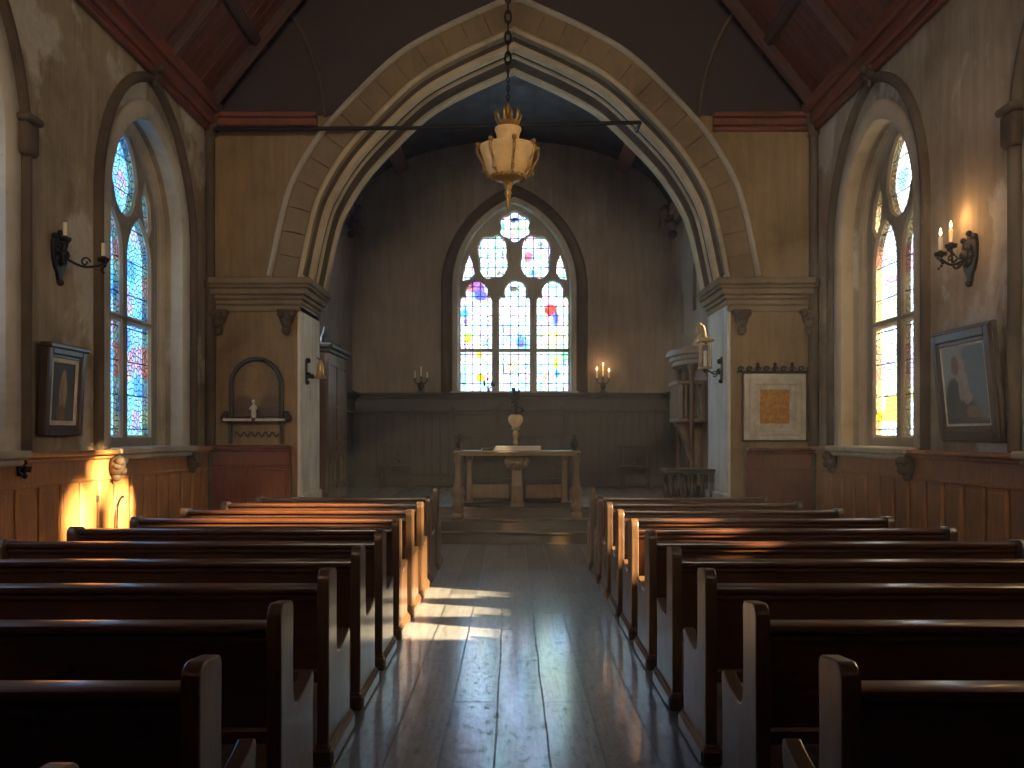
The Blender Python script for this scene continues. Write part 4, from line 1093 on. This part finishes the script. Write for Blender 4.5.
b = MB(); b.tube(interp([Vector((0.03, 0, -0.02)), Vector((0.12, 0, -0.06)), Vector((0.22, 0, -0.01)), Vector((0.30, 0, 0.0))], 5), 0.013, 8); b.tube([(0.12 + 0.04 * math.cos(a_ * .6), 0, -0.06 + 0.04 * math.sin(a_ * .6)) for a_ in range(10)], 0.009, 6); b.ball((0.26, 0, -0.01), 0.035); b.build('arm', 'iron', ps, 50)
b = MB()
for (dx, dy) in ((-1, -1), (1, -1), (1, 1), (-1, 1)): b.box((0.26 + dx * 0.075, dy * 0.075, 0.23), (0.016, 0.016, 0.42), 0.003)
b.box((0.26, 0, 0.035), (0.18, 0.18, 0.03), 0.006); b.box((0.26, 0, 0.44), (0.22, 0.22, 0.04), 0.01); b.box((0.26, 0, 0.47), (0.13, 0.13, 0.03), 0.008); lt = b.build('lantern_frame', 'gilt', ps)
candle(lt, (0.26, 0, 0.05), 0.24, 0.03, False)

# ------------------------------------------------------------------ hanging lamp and tie rod
LD = 10.0; LX = PX(508, LD)
hl = thing('hanging_lamp', 'gilt hanging lamp with alabaster bowl on a chain before the chancel arch', 'lamp', (LX, LD, 0))
zr = ZP + W * SLOPE - 0.15
b = MB(); z = 5.62; k = 0
while z < zr:
    pts = []
    for i in range(12):
        a = 2 * PI * i / 12; u = 0.032 * math.cos(a); v = 0.075 * math.sin(a)
        pts.append((u if k % 2 else 0, 0 if k % 2 else u, z + 0.06 + v))
    b.tube(pts, 0.013, 6, True); z += 0.115; k += 1
b.build('chain', 'iron', hl, 60)
b = MB(); z = 5.28; k = 0
while z < 5.64:
    pts = []
    for i in range(10):
        a = 2 * PI * i / 10; u = 0.016 * math.cos(a); v = 0.032 * math.sin(a)
        pts.append((u if k % 2 else 0, 0 if k % 2 else u, z + 0.03 + v))
    b.tube(pts, 0.006, 6, True); z += 0.05; k += 1
b.build('lower_chain', 'iron', hl, 60)
b = MB(); b.lathe([(0.02, 5.02), (0.10, 5.04), (0.13, 5.08), (0.08, 5.10), (0.03, 5.16), (0.04, 5.22), (0.01, 5.30)], (0, 0, 0), 18)
for k in range(10):
    a = 2 * PI * k / 10; c, s = math.cos(a), math.sin(a)
    b.tube([(0.09 * c, 0.09 * s, 5.07), (0.13 * c, 0.13 * s, 5.12), (0.145 * c, 0.145 * s, 5.16 + 0.03 * (k % 2)), (0.12 * c, 0.12 * s, 5.20 + 0.03 * (k % 2))], [0.016, 0.018, 0.014, 0.005], 6)
b.build('crown', 'gilt', hl, 60)
b = MB(); b.lathe([(0.10, 4.80), (0.12, 4.84), (0.125, 4.93), (0.135, 4.97), (0.15, 5.00), (0.145, 5.02), (0.02, 5.03)], (0, 0, 0), 28); b.build('neck', 'alabaster', hl, 60)
b = MB(); b.lathe([(0.04, 4.47), (0.16, 4.475), (0.205, 4.50), (0.24, 4.56), (0.265, 4.64), (0.285, 4.72), (0.31, 4.78), (0.318, 4.81), (0.29, 4.82), (0.14, 4.84)], (0, 0, 0), 32); b.build('bowl', 'alabaster', hl, 60)
b = MB()
for k in range(8):
    a = 2 * PI * k / 8 + 0.2; c, s = math.cos(a), math.sin(a)
    b.tube(interp([Vector((0.30 * c, 0.30 * s, 4.83)), Vector((0.345 * c, 0.345 * s, 4.78)), Vector((0.335 * c, 0.335 * s, 4.70)), Vector((0.285 * c, 0.285 * s, 4.62)), Vector((0.265 * c, 0.265 * s, 4.55)), Vector((0.225 * c, 0.225 * s, 4.49))], 4), 0.016, 6)
    b.ball((0.34 * c, 0.34 * s, 4.82), 0.03, 1); b.ball((0.275 * c, 0.275 * s, 4.53), 0.028, 1)
for k in range(20):
    a = 2 * PI * k / 20; b.ball((0.19 * math.cos(a), 0.19 * math.sin(a), 4.47), 0.027, 1)
b.build('scrollwork', 'gilt', hl, 60)
b = MB(); b.lathe([(0.17, 4.475), (0.15, 4.45), (0.07, 4.43), (0.05, 4.38), (0.03, 4.33), (0.045, 4.30), (0.03, 4.26), (0.018, 4.20), (0.03, 4.17), (0.012, 4.13), (0.003, 4.10)], (0, 0, 0), 18); b.build('pendant', 'gilt', hl, 60)

yr = YA - 0.18
b = MB(); b.tube([(PX(215, yr), yr, PZ(129, yr)), (PX(420, yr), yr, PZ(128, yr)), (PX(640, yr), yr, PZ(122.5, yr))], 0.03, 8)
b.tube([(PX(215, yr), yr, PZ(129, yr)), (PX(215, yr), YA - 0.08, PZ(129, yr))], 0.03, 8); b.tube([(PX(640, yr), yr, PZ(122.5, yr)), (PX(640, yr), YA + 0.2, PZ(122.5, yr))], 0.03, 8)
tag(b.build('tie_rod', 'iron', None, 60), 'thin black iron tie rod spanning the chancel arch behind the hanging lamp', 'rod')

# ------------------------------------------------------------------ pictures
def picture_grid(w, h, f, name, mat, parent, z, n=44):
    b = bmesh.new(); g = []
    ny = int(n * h / w)
    me = bpy.data.meshes.new(name)
    vs = []; cs = []; fs = []
    for j in range(ny + 1):
        for i in range(n + 1):
            u, v = i / n, j / ny
            vs.append(((u - 0.5) * w, -z, (v - 0.5) * h)); cs.append(f(u, v))
    for j in range(ny):
        for i in range(n):
            a = j * (n + 1) + i; fs.append((a, a + 1, a + n + 2, a + n + 1))
    b.free()
    o0 = len(vs)     # back and edges give the canvas thickness
    vs += [(-w / 2, -z + 0.012, -h / 2), (w / 2, -z + 0.012, -h / 2), (w / 2, -z + 0.012, h / 2), (-w / 2, -z + 0.012, h / 2)]; cs += [(0.1, 0.08, 0.06)] * 4
    fs.append((o0 + 3, o0 + 2, o0 + 1, o0))
    c00, c10, c11, c01 = 0, n, ny * (n + 1) + n, ny * (n + 1)
    fs += [(c10, c00, o0, o0 + 1), (c11, c10, o0 + 1, o0 + 2), (c01, c11, o0 + 2, o0 + 3), (c00, c01, o0 + 3, o0)]
    me.from_pydata(vs, [], fs)
    ca = me.color_attributes.new('tint', 'FLOAT_COLOR', 'POINT')
    for i, c in enumerate(cs): ca.data[i].color = (*c, 1)
    me.materials.append(M[mat]); o = bpy.data.objects.new(name, me); COL.objects.link(o); o.parent = parent
    return o
def frame_bars(b, w, h, t, y0, y1, bev):
    """rectangular frame: outer w x h, bar width t, from depth y0 (wall) to y1 (front, negative y)"""
    for s in (-1, 1):
        b.b2(s * w / 2, s * (w / 2 - t), -y1, -y0, -h / 2, h / 2, bev)
        b.b2(-w / 2 + t * 0.9, w / 2 - t * 0.9, -y1, -y0, s * h / 2, s * (h / 2 - t), bev)
# pictures are built facing -y, then turned: left wall faces +x -> rotate +90deg about z; right wall -> -90deg
def tilt_rot(rz, tilt):
    return (Matrix.Rotation(rz, 4, 'Z') @ Matrix.Rotation(tilt, 4, 'X')).to_euler()
pl = thing('painting', 'small painting of a pale standing figure in a deep dark frame on the left wall', 'painting', (-W + 0.06, 8.80, 2.03), 0, None, None, tilt_rot(PI / 2, 0.05))
b = MB(); frame_bars(b, 0.74, 0.86, 0.08, -0.04, 0.06, 0.015); frame_bars(b, 0.60, 0.72, 0.04, -0.02, 0.04, 0.01); b.b2(-0.35, 0.35, -0.0, 0.03, -0.41, 0.41); b.b2(-0.39, 0.39, -0.09, 0.03, 0.41, 0.46, 0.012); b.build('picture_frame', 'frame', pl)
b = MB(); frame_bars(b, 0.54, 0.66, 0.05, 0.0, 0.035, 0.008); b.build('mount', 'pale', pl)
f = blobs((0.045, 0.040, 0.030), [(0.5, 0.42, 0.17, 0.40, (0.28, 0.20, 0.09)), (0.52, 0.78, 0.08, 0.09, (0.34, 0.24, 0.13)), (0.45, 0.15, 0.2, 0.14, (0.16, 0.08, 0.04)), (0.58, 0.5, 0.07, 0.25, (0.36, 0.28, 0.14)), (0.8, 0.2, 0.2, 0.3, (0.07, 0.06, 0.04))])
picture_grid(0.46, 0.58, f, 'canvas', 'painted', pl, 0.022)

pr_ = thing('painting', 'large leaning portrait in bluish tones in a dark frame on the right wall', 'painting', (W - 0.11, 8.62, 2.09), 0, None, None, tilt_rot(-PI / 2, 0.10))
b = MB(); frame_bars(b, 1.12, 1.06, 0.10, -0.03, 0.05, 0.015); frame_bars(b, 0.94, 0.88, 0.05, -0.01, 0.035, 0.01); b.b2(-0.52, 0.52, -0.0, 0.03, -0.5, 0.5); frame_bars(b, 1.17, 1.11, 0.05, -0.03, 0.02, 0.012); b.build('picture_frame', 'frame', pr_)
b = MB(); frame_bars(b, 0.86, 0.80, 0.03, 0.0, 0.028, 0.006); b.build('slip', 'pale', pr_)
f = blobs((0.23, 0.31, 0.30), [(0.75, 0.55, 0.35, 0.6, (0.12, 0.20, 0.225)), (0.3, 0.1, 0.45, 0.34, (0.060, 0.060, 0.055)), (0.24, 0.36, 0.20, 0.24, (0.052, 0.055, 0.052)), (0.40, 0.70, 0.13, 0.17, (0.30, 0.27, 0.23)), (0.30, 0.76, 0.09, 0.13, (0.16, 0.13, 0.10)), (0.47, 0.55, 0.10, 0.14, (0.30, 0.29, 0.26)), (0.40, 0.45, 0.06, 0.15, (0.26, 0.25, 0.22)), (0.52, 0.38, 0.09, 0.12, (0.28, 0.26, 0.22)), (0.58, 0.34, 0.07, 0.05, (0.34, 0.28, 0.21)), (0.62, 0.16, 0.14, 0.08, (0.21, 0.13, 0.09)), (0.74, 0.13, 0.10, 0.10, (0.17, 0.12, 0.09)), (0.5, 0.03, 0.6, 0.06, (0.06, 0.05, 0.04))])
picture_grid(0.82, 0.76, f, 'canvas', 'painted', pr_, 0.022)

# arched niche panel on the left pier, with shelf
NX = PX(257, YA); 
nc = thing('wall_shrine', 'dark arched wall shrine with faded mural and pale shelf left of the arch', 'shrine', (NX, YA - 0.0, 0))
zb, zs_, za_ = PZ(418, YA), PZ(385, YA), PZ(357, YA)
hwn = PX(284, YA) - NX
o_ = opening(hwn, zb, zs_, zs_ + max(hwn, za_ - zs_), 12); i_ = opening(hwn - 0.06, zb + 0.02, zs_, zs_ + max(hwn, za_ - zs_) - 0.06, 12)
b = MB(); b.m = frame((0, 0, 0), (0, -1, 0)); b.curve2d(o_, [i_], 0.0, 0.07, 0.012); b.build('arch_frame', 'ebony', nc, 40)
me_poly = i_
# mural board
f2 = blobs((0.20, 0.135, 0.07), [(0.48, 0.5, 0.2, 0.45, (0.27, 0.18, 0.09)), (0.42, 0.80, 0.10, 0.10, (0.30, 0.20, 0.11)), (0.6, 0.62, 0.12, 0.2, (0.24, 0.15, 0.07)), (0.25, 0.2, 0.2, 0.2, (0.12, 0.08, 0.05)), (0.75, 0.2, 0.2, 0.22, (0.13, 0.09, 0.05)), (0.5, 0.1, 0.5, 0.1, (0.10, 0.07, 0.05))])
zt_ = i_[len(i_) // 2][1]
frn = frame((0, 0, 0), (0, -1, 0))
mo = pane(i_, frn, 0.012, 'painted_wall', nc, lambda x, y: f2(x / (2 * hwn) + 0.5, (y - zb) / (zt_ - zb)), 0.04, 'mural')
b = MB(); b.box((0, -0.09, zb - 0.03), (2 * hwn + 0.10, 0.20, 0.035), 0.008); b.build('shelf', 'pale', nc)
for s in (-1, 1):
    b = MB(); b.box((s * (hwn - 0.02), -0.05, zb - 0.20), (0.05, 0.07, 0.36), 0.008); b.box((s * (hwn - 0.02), -0.08, zb - 0.08), (0.045, 0.12, 0.06), 0.015); b.build('bracket', 'ebony', nc)
    b = MB(); b.ball((s * (hwn + 0.07), -0.05, zb - 0.0), 0.06); b.ball((s * (hwn + 0.05), -0.05, zb + 0.06), 0.045); b.build('side_ornament', 'ebony', nc, 60)
b = MB(); b.box((0, -0.10, zb - 0.03), (0.05, 0.21, 0.06), 0.005); b.build('shelf_clip', 'ebony', nc)
b = MB(); b.tube([(lerp(-hwn * .8, hwn * .8, q_ / 40), -0.02, zb - 0.24 + 0.035 * math.sin(q_ * 0.95)) for q_ in range(41)], 0.011, 6); b.build('wavy_ornament', 'ebony', nc, 60)
st = thing('figurine', 'tiny pale statuette standing on the shelf of the arched wall shrine', 'figurine', (NX - 0.02, YA - 0.10, zb - 0.0125))
b = MB(); b.lathe([(0.045, 0), (0.045, 0.02), (0.03, 0.03), (0.042, 0.06), (0.036, 0.12), (0.043, 0.165), (0.04, 0.185), (0.016, 0.205), (0.014, 0.215), (0.026, 0.235), (0.028, 0.25), (0.018, 0.27), (0.003, 0.28)], (0, 0, 0), 14)
b.tube([(0.04, 0, 0.175), (0.05, -0.02, 0.14), (0.015, -0.045, 0.135)], 0.011, 6); b.tube([(-0.04, 0, 0.175), (-0.05, -0.02, 0.14), (-0.015, -0.045, 0.135)], 0.011, 6)
b.build('robed_figure', 'pale', st, 60)

# pale framed panel on the right pier
px0, px1, py0, py1 = 743, 805, 374, 440
w_, h_ = PX(px1, YA) - PX(px0, YA), PZ(py0, YA) - PZ(py1, YA)
fp = thing('framed_panel', 'pale stepped frame around an ochre panel on the wall right of the arch', 'picture', ((PX(px0, YA) + PX(px1, YA)) / 2, YA - 0.01, (PZ(py0, YA) + PZ(py1, YA)) / 2))
b = MB(); frame_bars(b, w_, h_, 0.10, -0.01, 0.05, 0.01); frame_bars(b, w_ - 0.14, h_ - 0.14, 0.09, -0.01, 0.08, 0.012); frame_bars(b, w_ - 0.30, h_ - 0.30, 0.09, -0.01, 0.045, 0.012); b.build('picture_frame', 'pale', fp)
b = MB(); frame_bars(b, w_ + 0.05, h_ + 0.05, 0.04, -0.01, 0.03, 0.006); b.build('dark_edge', 'frame', fp)
b = MB(); b.b2(-w_ / 2 + 0.2, w_ / 2 - 0.2, -0.02, 0.01, -h_ / 2 + 0.2, h_ / 2 - 0.2, 0.004); b.build('ochre_panel', 'ochre', fp)
b = MB(); zt = h_ / 2 + 0.03
b.tube([(-w_ / 2 - 0.1, -0.04, zt), (w_ / 2 + 0.1, -0.04, zt)], 0.014, 6)
for k in range(9):
    x = lerp(-w_ / 2 - 0.05, w_ / 2 + 0.05, k / 8)
    b.tube([(x + 0.045 * math.cos(a_ * .7) * (1 - a_ * .07), -0.04, zt + 0.04 + 0.045 * math.sin(a_ * .7) * (1 - a_ * .07)) for a_ in range(10)], 0.011, 6)
    if k in (2, 4, 6): b.ball((x, -0.04, zt + 0.11), 0.028); b.tube([(x, -0.04, zt), (x, -0.04, zt + 0.12)], 0.012, 6)
b.build('iron_crest', 'iron', fp, 60)

# ------------------------------------------------------------------ chancel furniture
cb = thing('cabinet', 'tall carved walnut cabinet against the left chancel wall', 'cabinet', (-WC + 0.09, 15.95, ZC), 0)
x1 = 0.25; y0, y1, hC = -0.85, 0.85, 2.50
b = MB()
b.b2(0, x1, y0, y1, 0.0, 0.16, 0.015); b.b2(0, x1 - 0.03, y0 + 0.03, y1 - 0.03, 0.16, hC, 0.008)
for yy in (y0 + 0.09, -0.0, y1 - 0.09): b.b2(x1 - 0.05, x1, yy - 0.07, yy + 0.07, 0.16, hC, 0.012)
b.b2(x1 - 0.05, x1 - 0.01, y0, y1, 0.90, 1.02, 0.01); b.b2(x1 - 0.05, x1 - 0.01, y0, y1, 2.3, hC, 0.01)
b.build('body', 'walnut', cb)
for s in (-1, 1):
    b = MB(); b.b2(x1 - 0.06, x1 - 0.012, s * 0.42 - 0.32, s * 0.42 + 0.32, 1.06, 2.27, 0.012); d_ = b.build('door', 'walnut', cb)
    b = MB(); b.ball((x1, s * 0.14, 1.6), 0.022); b.build('knob', 'brass', d_)
    b = MB(); b.b2(x1 - 0.06, x1 - 0.012, s * 0.42 - 0.32, s * 0.42 + 0.32, 0.20, 0.87, 0.012); d_ = b.build('lower_door', 'walnut', cb)
    b = MB(); b.m = Matrix.Translation((x1 - 0.012, s * 0.42, 0)) @ frame((0, 0, 0), (1, 0, 0)); b.curve2d([(-0.24, 0.28), (0.24, 0.28), (0.24, 0.82), (-0.24, 0.82)], [opening(0.15, 0.34, 0.60, 0.76, 8)], -0.004, 0.03, 0.006); b.build('carved_panel', 'oak', d_)
b = MB(); b.b2(0, x1 + 0.03, y0 - 0.03, y1 + 0.03, hC, hC + 0.07, 0.02); b.b2(0, x1 + 0.08, y0 - 0.08, y1 + 0.08, hC + 0.07, hC + 0.15, 0.02); b.build('cornice', 'wainscot_dark', cb)
b = MB()
for k in range(11):
    t = k / 10; yy = lerp(-0.75, 0.75, t); hh = 0.05 + 0.17 * math.exp(-((t - 0.12) / 0.16) ** 2) + 0.05 * (k % 2)
    b.ball((0.14, yy, hC + 0.15 + hh * 0.5), 0.07, 2, (0.7, 1.0, hh / 0.10))
b.tube([(0.14, -0.62 + 0.11 * math.cos(a_ * .6) * (1 - a_ * .05), hC + 0.28 + 0.10 * math.sin(a_ * .6) * (1 - a_ * .05)) for a_ in range(14)], 0.03, 8)
b.build('carved_crest', 'wainscot_dark', cb, 60)

# pulpit-stall on the right chancel wall
pu = thing('pulpit', 'carved wooden wall pulpit with curved cornice and gilt scroll crest, right in the chancel', 'pulpit', (WC - 0.015, 15.75, ZC), PI)
# local +x points into the chancel (towards -X world), local y reversed
b = MB(); b.b2(0, 0.12, -1.0, 1.0, 0.0, 2.42, 0.01); b.build('back_panel', 'oak', pu)
def curve_edge(rx, ry, n=14): return [(max(0.0, rx * math.cos(PI * (i / n - 0.5))), ry * math.sin(PI * (i / n - 0.5))) for i in range(n + 1)]
b = MB()
for (z0, z1, rx, ry) in ((2.30, 2.38, 0.58, 1.02), (2.38, 2.46, 0.63, 1.07), (2.46, 2.54, 0.69, 1.12), (2.54, 2.58, 0.66, 1.10)):
    b.prism(curve_edge(rx, ry), z0, z1, 'XY', 0.012)
b.build('cornice', 'oak', pu, 40)
for yy, xx in ((-0.92, 0.16), (-0.62, 0.38), (0.92, 0.16), (0.62, 0.38)):
    b = MB(); b.lathe([(0.07, 0), (0.07, 0.10), (0.05, 0.13), (0.042, 0.2), (0.038, 2.05), (0.055, 2.10), (0.045, 2.15), (0.075, 2.22), (0.08, 2.30)], (xx, yy, 0), 14); b.build('column', 'walnut', pu, 50)
b = MB()
b.box((0.36, 0.10, 1.36), (0.46, 0.9, 0.07), 0.015); b.box((0.36, 0.10, 2.0), (0.50, 0.94, 0.08), 0.02)
for s in (-1, 1):
    for xx in (0.17, 0.55): b.box((xx, 0.10 + s * 0.41, 1.68), (0.06, 0.06, 0.62), 0.01)
b.build('desk_box', 'oak', pu)
for k in range(7):
    b = MB(); b.lathe([(0.022, 0), (0.028, 0.06), (0.016, 0.12), (0.024, 0.28), (0.016, 0.44), (0.028, 0.52), (0.022, 0.58)], (0.56, 0.10 - 0.33 + 0.11 * k, 1.40), 8); b.build('spindle', 'oak', pu, 50)
for k in range(3):
    b = MB(); b.lathe([(0.022, 0), (0.028, 0.06), (0.016, 0.12), (0.024, 0.28), (0.016, 0.44), (0.028, 0.52), (0.022, 0.58)], (0.26 + 0.1 * k, 0.51, 1.40), 8); b.build('spindle', 'oak', pu, 50)
b = MB(); b.prism([(0.10, 0.20), (0.24, 0.20), (0.28, 0.55), (0.40, 0.95), (0.58, 1.32), (0.10, 1.32)], -0.02, 0.24, 'XZ', 0.02); b.build('bracket', 'oak', pu, 40)
b = MB()
for k, (sx, h) in enumerate(((0.60, 0.08), (0.48, 0.16), (0.36, 0.24))): b.b2(0.0, sx, -0.55 + 0.1 * k, 0.75 - 0.1 * k, h - 0.09, h, 0.012)
b.build('stepped_base', 'ebony', pu)
b = MB()
for s in (-1, 1):
    b.tube(interp([Vector((0.22, 0.50 + s * 0.02, 2.60)), Vector((0.22, 0.50 + s * 0.20, 2.66)), Vector((0.22, 0.50 + s * 0.32, 2.78)), Vector((0.22, 0.50 + s * 0.22, 2.92)), Vector((0.22, 0.50 + s * 0.10, 2.84)), Vector((0.22, 0.50 + s * 0.18, 2.76))], 5), [0.05 - 0.0012 * k for k in range(26)], 8)
    b.tube(interp([Vector((0.22, 0.50 + s * 0.30, 2.62)), Vector((0.22, 0.50 + s * 0.48, 2.60)), Vector((0.22, 0.50 + s * 0.52, 2.68)), Vector((0.22, 0.50 + s * 0.44, 2.70))], 5), 0.032, 8)
b.ball((0.22, 0.50, 2.90), 0.10, 2, (0.6, 1, 1.2)); b.ball((0.22, 0.50, 2.72), 0.09, 2, (0.6, 1.2, 1.2))
b.build('scroll_crest', 'gilt', pu, 60)

# low table with turned balusters in front of it
ct = thing('side_table', 'low dark table on turned balusters below the pulpit', 'table', (2.80, 14.28, ZC))
b = MB(); b.box((0, 0, 0.555), (0.80, 0.62, 0.04), 0.012); b.box((0, 0, 0.52), (0.74, 0.56, 0.04), 0.012); b.build('tabletop', 'ebony', ct)
b = MB(); b.box((0, 0, 0.03), (0.74, 0.56, 0.06), 0.015); b.build('base_frame', 'ebony', ct)
for k in range(5):
    for yy in (-0.24, 0.24):
        b = MB(); b.lathe([(0.035, 0), (0.035, 0.04), (0.02, 0.06), (0.042, 0.12), (0.045, 0.17), (0.02, 0.24), (0.018, 0.28), (0.035, 0.33), (0.03, 0.38), (0.02, 0.40), (0.035, 0.42), (0.035, 0.45)], (-0.32 + 0.16 * k, yy, 0.055), 12); b.build('baluster', 'ebony', ct, 50)
# chairs by the end wall
for (pxa, pxb, lb) in ((380, 410, 'dark panel back chair against the oak panelling left of the altar'), (622, 650, 'dark panel back chair against the oak panelling right of the altar')):
    y = 18.85; xc = (PX(pxa, y) + PX(pxb, y)) / 2; w_ = 0.60
    ch = thing('chair', lb, 'chair', (xc, y, ZC), 0, 'chairs at the end wall')
    for sx in (-1, 1):
        b = MB(); b.box((sx * (w_ / 2 - 0.03), 0.20, 0.44), (0.05, 0.05, 0.88), 0.008); b.build('leg', 'wainscot_dark', ch)
        b = MB(); b.box((sx * (w_ / 2 - 0.03), -0.20, 0.22), (0.05, 0.05, 0.44), 0.008); b.build('leg', 'wainscot_dark', ch)
    b = MB(); b.box((0, 0, 0.455), (w_, 0.48, 0.04), 0.01); b.build('seat', 'wainscot_dark', ch)
    b = MB(); b.box((0, 0.20, 0.66), (w_ - 0.10, 0.025, 0.36), 0.006); b.build('back_panel', 'ebony', ch); b = MB(); b.box((0, 0.20, 0.87), (w_ + 0.04, 0.06, 0.07), 0.014); b.build('backrest', 'wainscot_dark', ch)
    b = MB(); b.box((0, -0.20, 0.16), (w_ - 0.08, 0.03, 0.05), 0.006); b.build('stretcher', 'wainscot_dark', ch)

# small fittings on the nave panelling
def bracket_fit(name, loc, w, label):
    r = thing(name, label, 'fitting', loc, 0 if w > 0 else PI)
    b = MB(); b.box((0.012, 0, 0), (0.024, 0.13, 0.12), 0.006); b.ball((0.035, 0, 0), 0.035, 2)
    for k in range(5): b.ball((0.03, 0.07 * math.cos(k * 1.26), 0.065 * math.sin(k * 1.26)), 0.028, 1)
    b.build('rosette', 'iron', r, 60)
    b = MB(); b.tube([(0.04, 0, 0), (0.09, 0, -0.02), (0.10, 0, 0.03)], [0.012, 0.012, 0.008], 6); b.build('hook', 'iron', r, 60)
bracket_fit('wall_hook', (-W + 0.054, 8.08, 1.30), 1, 'small dark iron hook on the left wainscot rail below the wide window')
b = MB(); b.box((-W + 0.058, 9.58, 0.93), (0.012, 0.05, 0.075), 0.004); b.box((-W + 0.066, 9.58, 0.93), (0.012, 0.016, 0.03), 0.003)
tag(b.build('wall_switch', 'mirror_gray', None), 'tiny dark switch on the sunlit left wainscot', 'switch')
b = MB(); pts = interp([Vector((-W + 0.075, 10.02, 0.2)), Vector((-W + 0.075, 10.02, 0.72)), Vector((-W + 0.08, 10.06, 0.86)), Vector((-W + 0.075, 10.16, 0.92)), Vector((-W + 0.06, 10.22, 0.90))], 6)
b.tube(pts, 0.010, 6); tag(b.build('cable', 'iron', None, 60), 'thin black cable looping up the sunlit left wainscot', 'cable')

# unseen stone mass outside, added to keep sun off the steps and pier
b = MB(); b.prism([(W + WT - 0.02, -0.2), (W + 4.6, -0.2), (W + 4.6, 6.6), (W + 4.2, 7.0), (W + 4.2, 7.4), (W + WT - 0.02, 7.6)], 8.7, 10.3, 'XZ', 0.02)
struct(b, 'trim_23', 'stone_grey', 'stepped stone sun blocker added outside the right wall between its windows', 'buttress')

# ------------------------------------------------------------------ light
sun = bpy.data.lights.new('sun', 'SUN'); sun.energy = 290.0; sun.color = (1.0, 0.80, 0.50); sun.angle = math.radians(1.8)
so = bpy.data.objects.new('sun', sun); COL.objects.link(so)
dirv = Vector((-9.39, 3.5, -4.05)).normalized()
so.rotation_euler = dirv.to_track_quat('-Z', 'Y').to_euler(); so.location = (20, -6, 12)

wd = bpy.data.worlds.new('sky'); SC.world = wd; wd.use_nodes = True
nt = wd.node_tree; nt.nodes.clear()
out = nt.nodes.new('ShaderNodeOutputWorld'); bg = nt.nodes.new('ShaderNodeBackground')
tc = nt.nodes.new('ShaderNodeTexCoord'); sp_ = nt.nodes.new('ShaderNodeSeparateXYZ')
nt.links.new(tc.outputs['Generated'], sp_.inputs[0])
# evening sky: warm and bright towards the sun (+x, -y), cool and dimmer away from it
dp = math_(nt, 'SUBTRACT', math_(nt, 'MULTIPLY', sp_.outputs[0], 0.6), math_(nt, 'MULTIPLY', sp_.outputs[1], 0.8))
mr = nt.nodes.new('ShaderNodeMapRange'); mr.inputs[1].default_value = -1; mr.inputs[2].default_value = 1
nt.links.new(dp, mr.inputs[0])
rp = ramp(nt, [(0.0, (0.23, 0.33, 0.45)), (0.25, (0.25, 0.35, 0.45)), (0.6, (0.36, 0.37, 0.36)), (0.8, (0.46, 0.40, 0.32)), (1.0, (0.46, 0.34, 0.21))])
nt.links.new(mr.outputs[0], rp.inputs['Fac']); nt.links.new(rp.outputs['Color'], bg.inputs['Color'])
bg.inputs['Strength'].default_value = 28.0
nt.links.new(bg.outputs[0], out.inputs['Surface'])

def portal(loc, w, sx, sy):
    l = bpy.data.lights.new('window_daylight', 'AREA'); l.shape = 'RECTANGLE'; l.size = sx; l.size_y = sy
    l.cycles.is_portal = True
    o = bpy.data.objects.new('window_daylight', l); COL.objects.link(o); o.location = loc
    o.rotation_euler = Vector(w).to_track_quat('-Z', 'Z').to_euler()
for d in (BAY, WIDE):
    zc = (d['sill'] + d['apex']) / 2; hh = d['apex'] - d['sill']
    portal((-W - 0.52, d['yc'], zc), (1, 0, 0), 2 * d['hw'] + 0.1, hh + 0.1)
    d = WIDER if d is WIDE else d
    portal((W + 0.52, d['yc'], zc), (-1, 0, 0), 2 * d['hw'] + 0.1, hh + 0.1)
for s in (-1, 1): portal((s * (WC + 0.22), 15.1, 4.2), (-s, 0, 0), 0.75, 2.7)  # portals for the added chancel side openings
portal((0, YR - 0.52, (WEST['sill'] + WEST['apex']) / 2), (0, 1, 0), 2 * WEST['hw'] + 0.1, WEST['apex'] - WEST['sill'] + 0.1)  # portal for the added west opening
portal((CXW, YE + 0.52, (EB['sill'] + EB['apex']) / 2), (0, -1, 0), 2 * EB['hw'] + 0.1, EB['apex'] - EB['sill'] + 0.1)

# faint dusty haze filling the church (its faces lie inside the walls)
m, nt2, out2 = newmat('dusty_air'); vsn = N(nt2, 'ShaderNodeVolumeScatter', Density=0.0028, Anisotropy=0.3); vsn.inputs['Color'].default_value = (0.95, 0.95, 1, 1)
nt2.links.new(vsn.outputs[0], out2.inputs['Volume']); M['dusty_air'] = m
b = MB(); b.prism([(-W - 0.3, -0.15), (W + 0.3, -0.15), (W + 0.3, ZP + 0.1), (0, ZP + W * SLOPE + 0.3), (-W - 0.3, ZP + 0.1)], YR - 0.3, YE + 0.4, 'XZ'); hz = b.build('haze', 'dusty_air', None, 0)
tag(hz, 'faint dusty haze hanging in the light before the end window', 'haze', None, 'stuff')

# ------------------------------------------------------------------ camera, colour, sampling
cam = bpy.data.cameras.new('camera'); co = bpy.data.objects.new('camera', cam); COL.objects.link(co)
co.location = (0, 0, EYE); co.rotation_euler = (PI / 2, 0, 0)
cam.sensor_width = 36; cam.lens = 36 * F / 1024; cam.shift_y = (HOR - 384) / 1024; cam.clip_start = 0.05
SC.camera = co
vs = SC.view_settings; vs.view_transform = 'Standard'; vs.look = 'None'; vs.gamma = 1.0; vs.exposure = 0.15; vs.use_curve_mapping = False
cy = SC.cycles
cy.use_denoising = True
try: cy.denoiser = 'OPENIMAGEDENOISE'
except Exception: pass
cy.max_bounces = 8; cy.diffuse_bounces = 5; cy.glossy_bounces = 4; cy.transparent_max_bounces = 12; cy.transmission_bounces = 4
cy.caustics_reflective = False; cy.caustics_refractive = False
cy.sample_clamp_indirect = 4.0
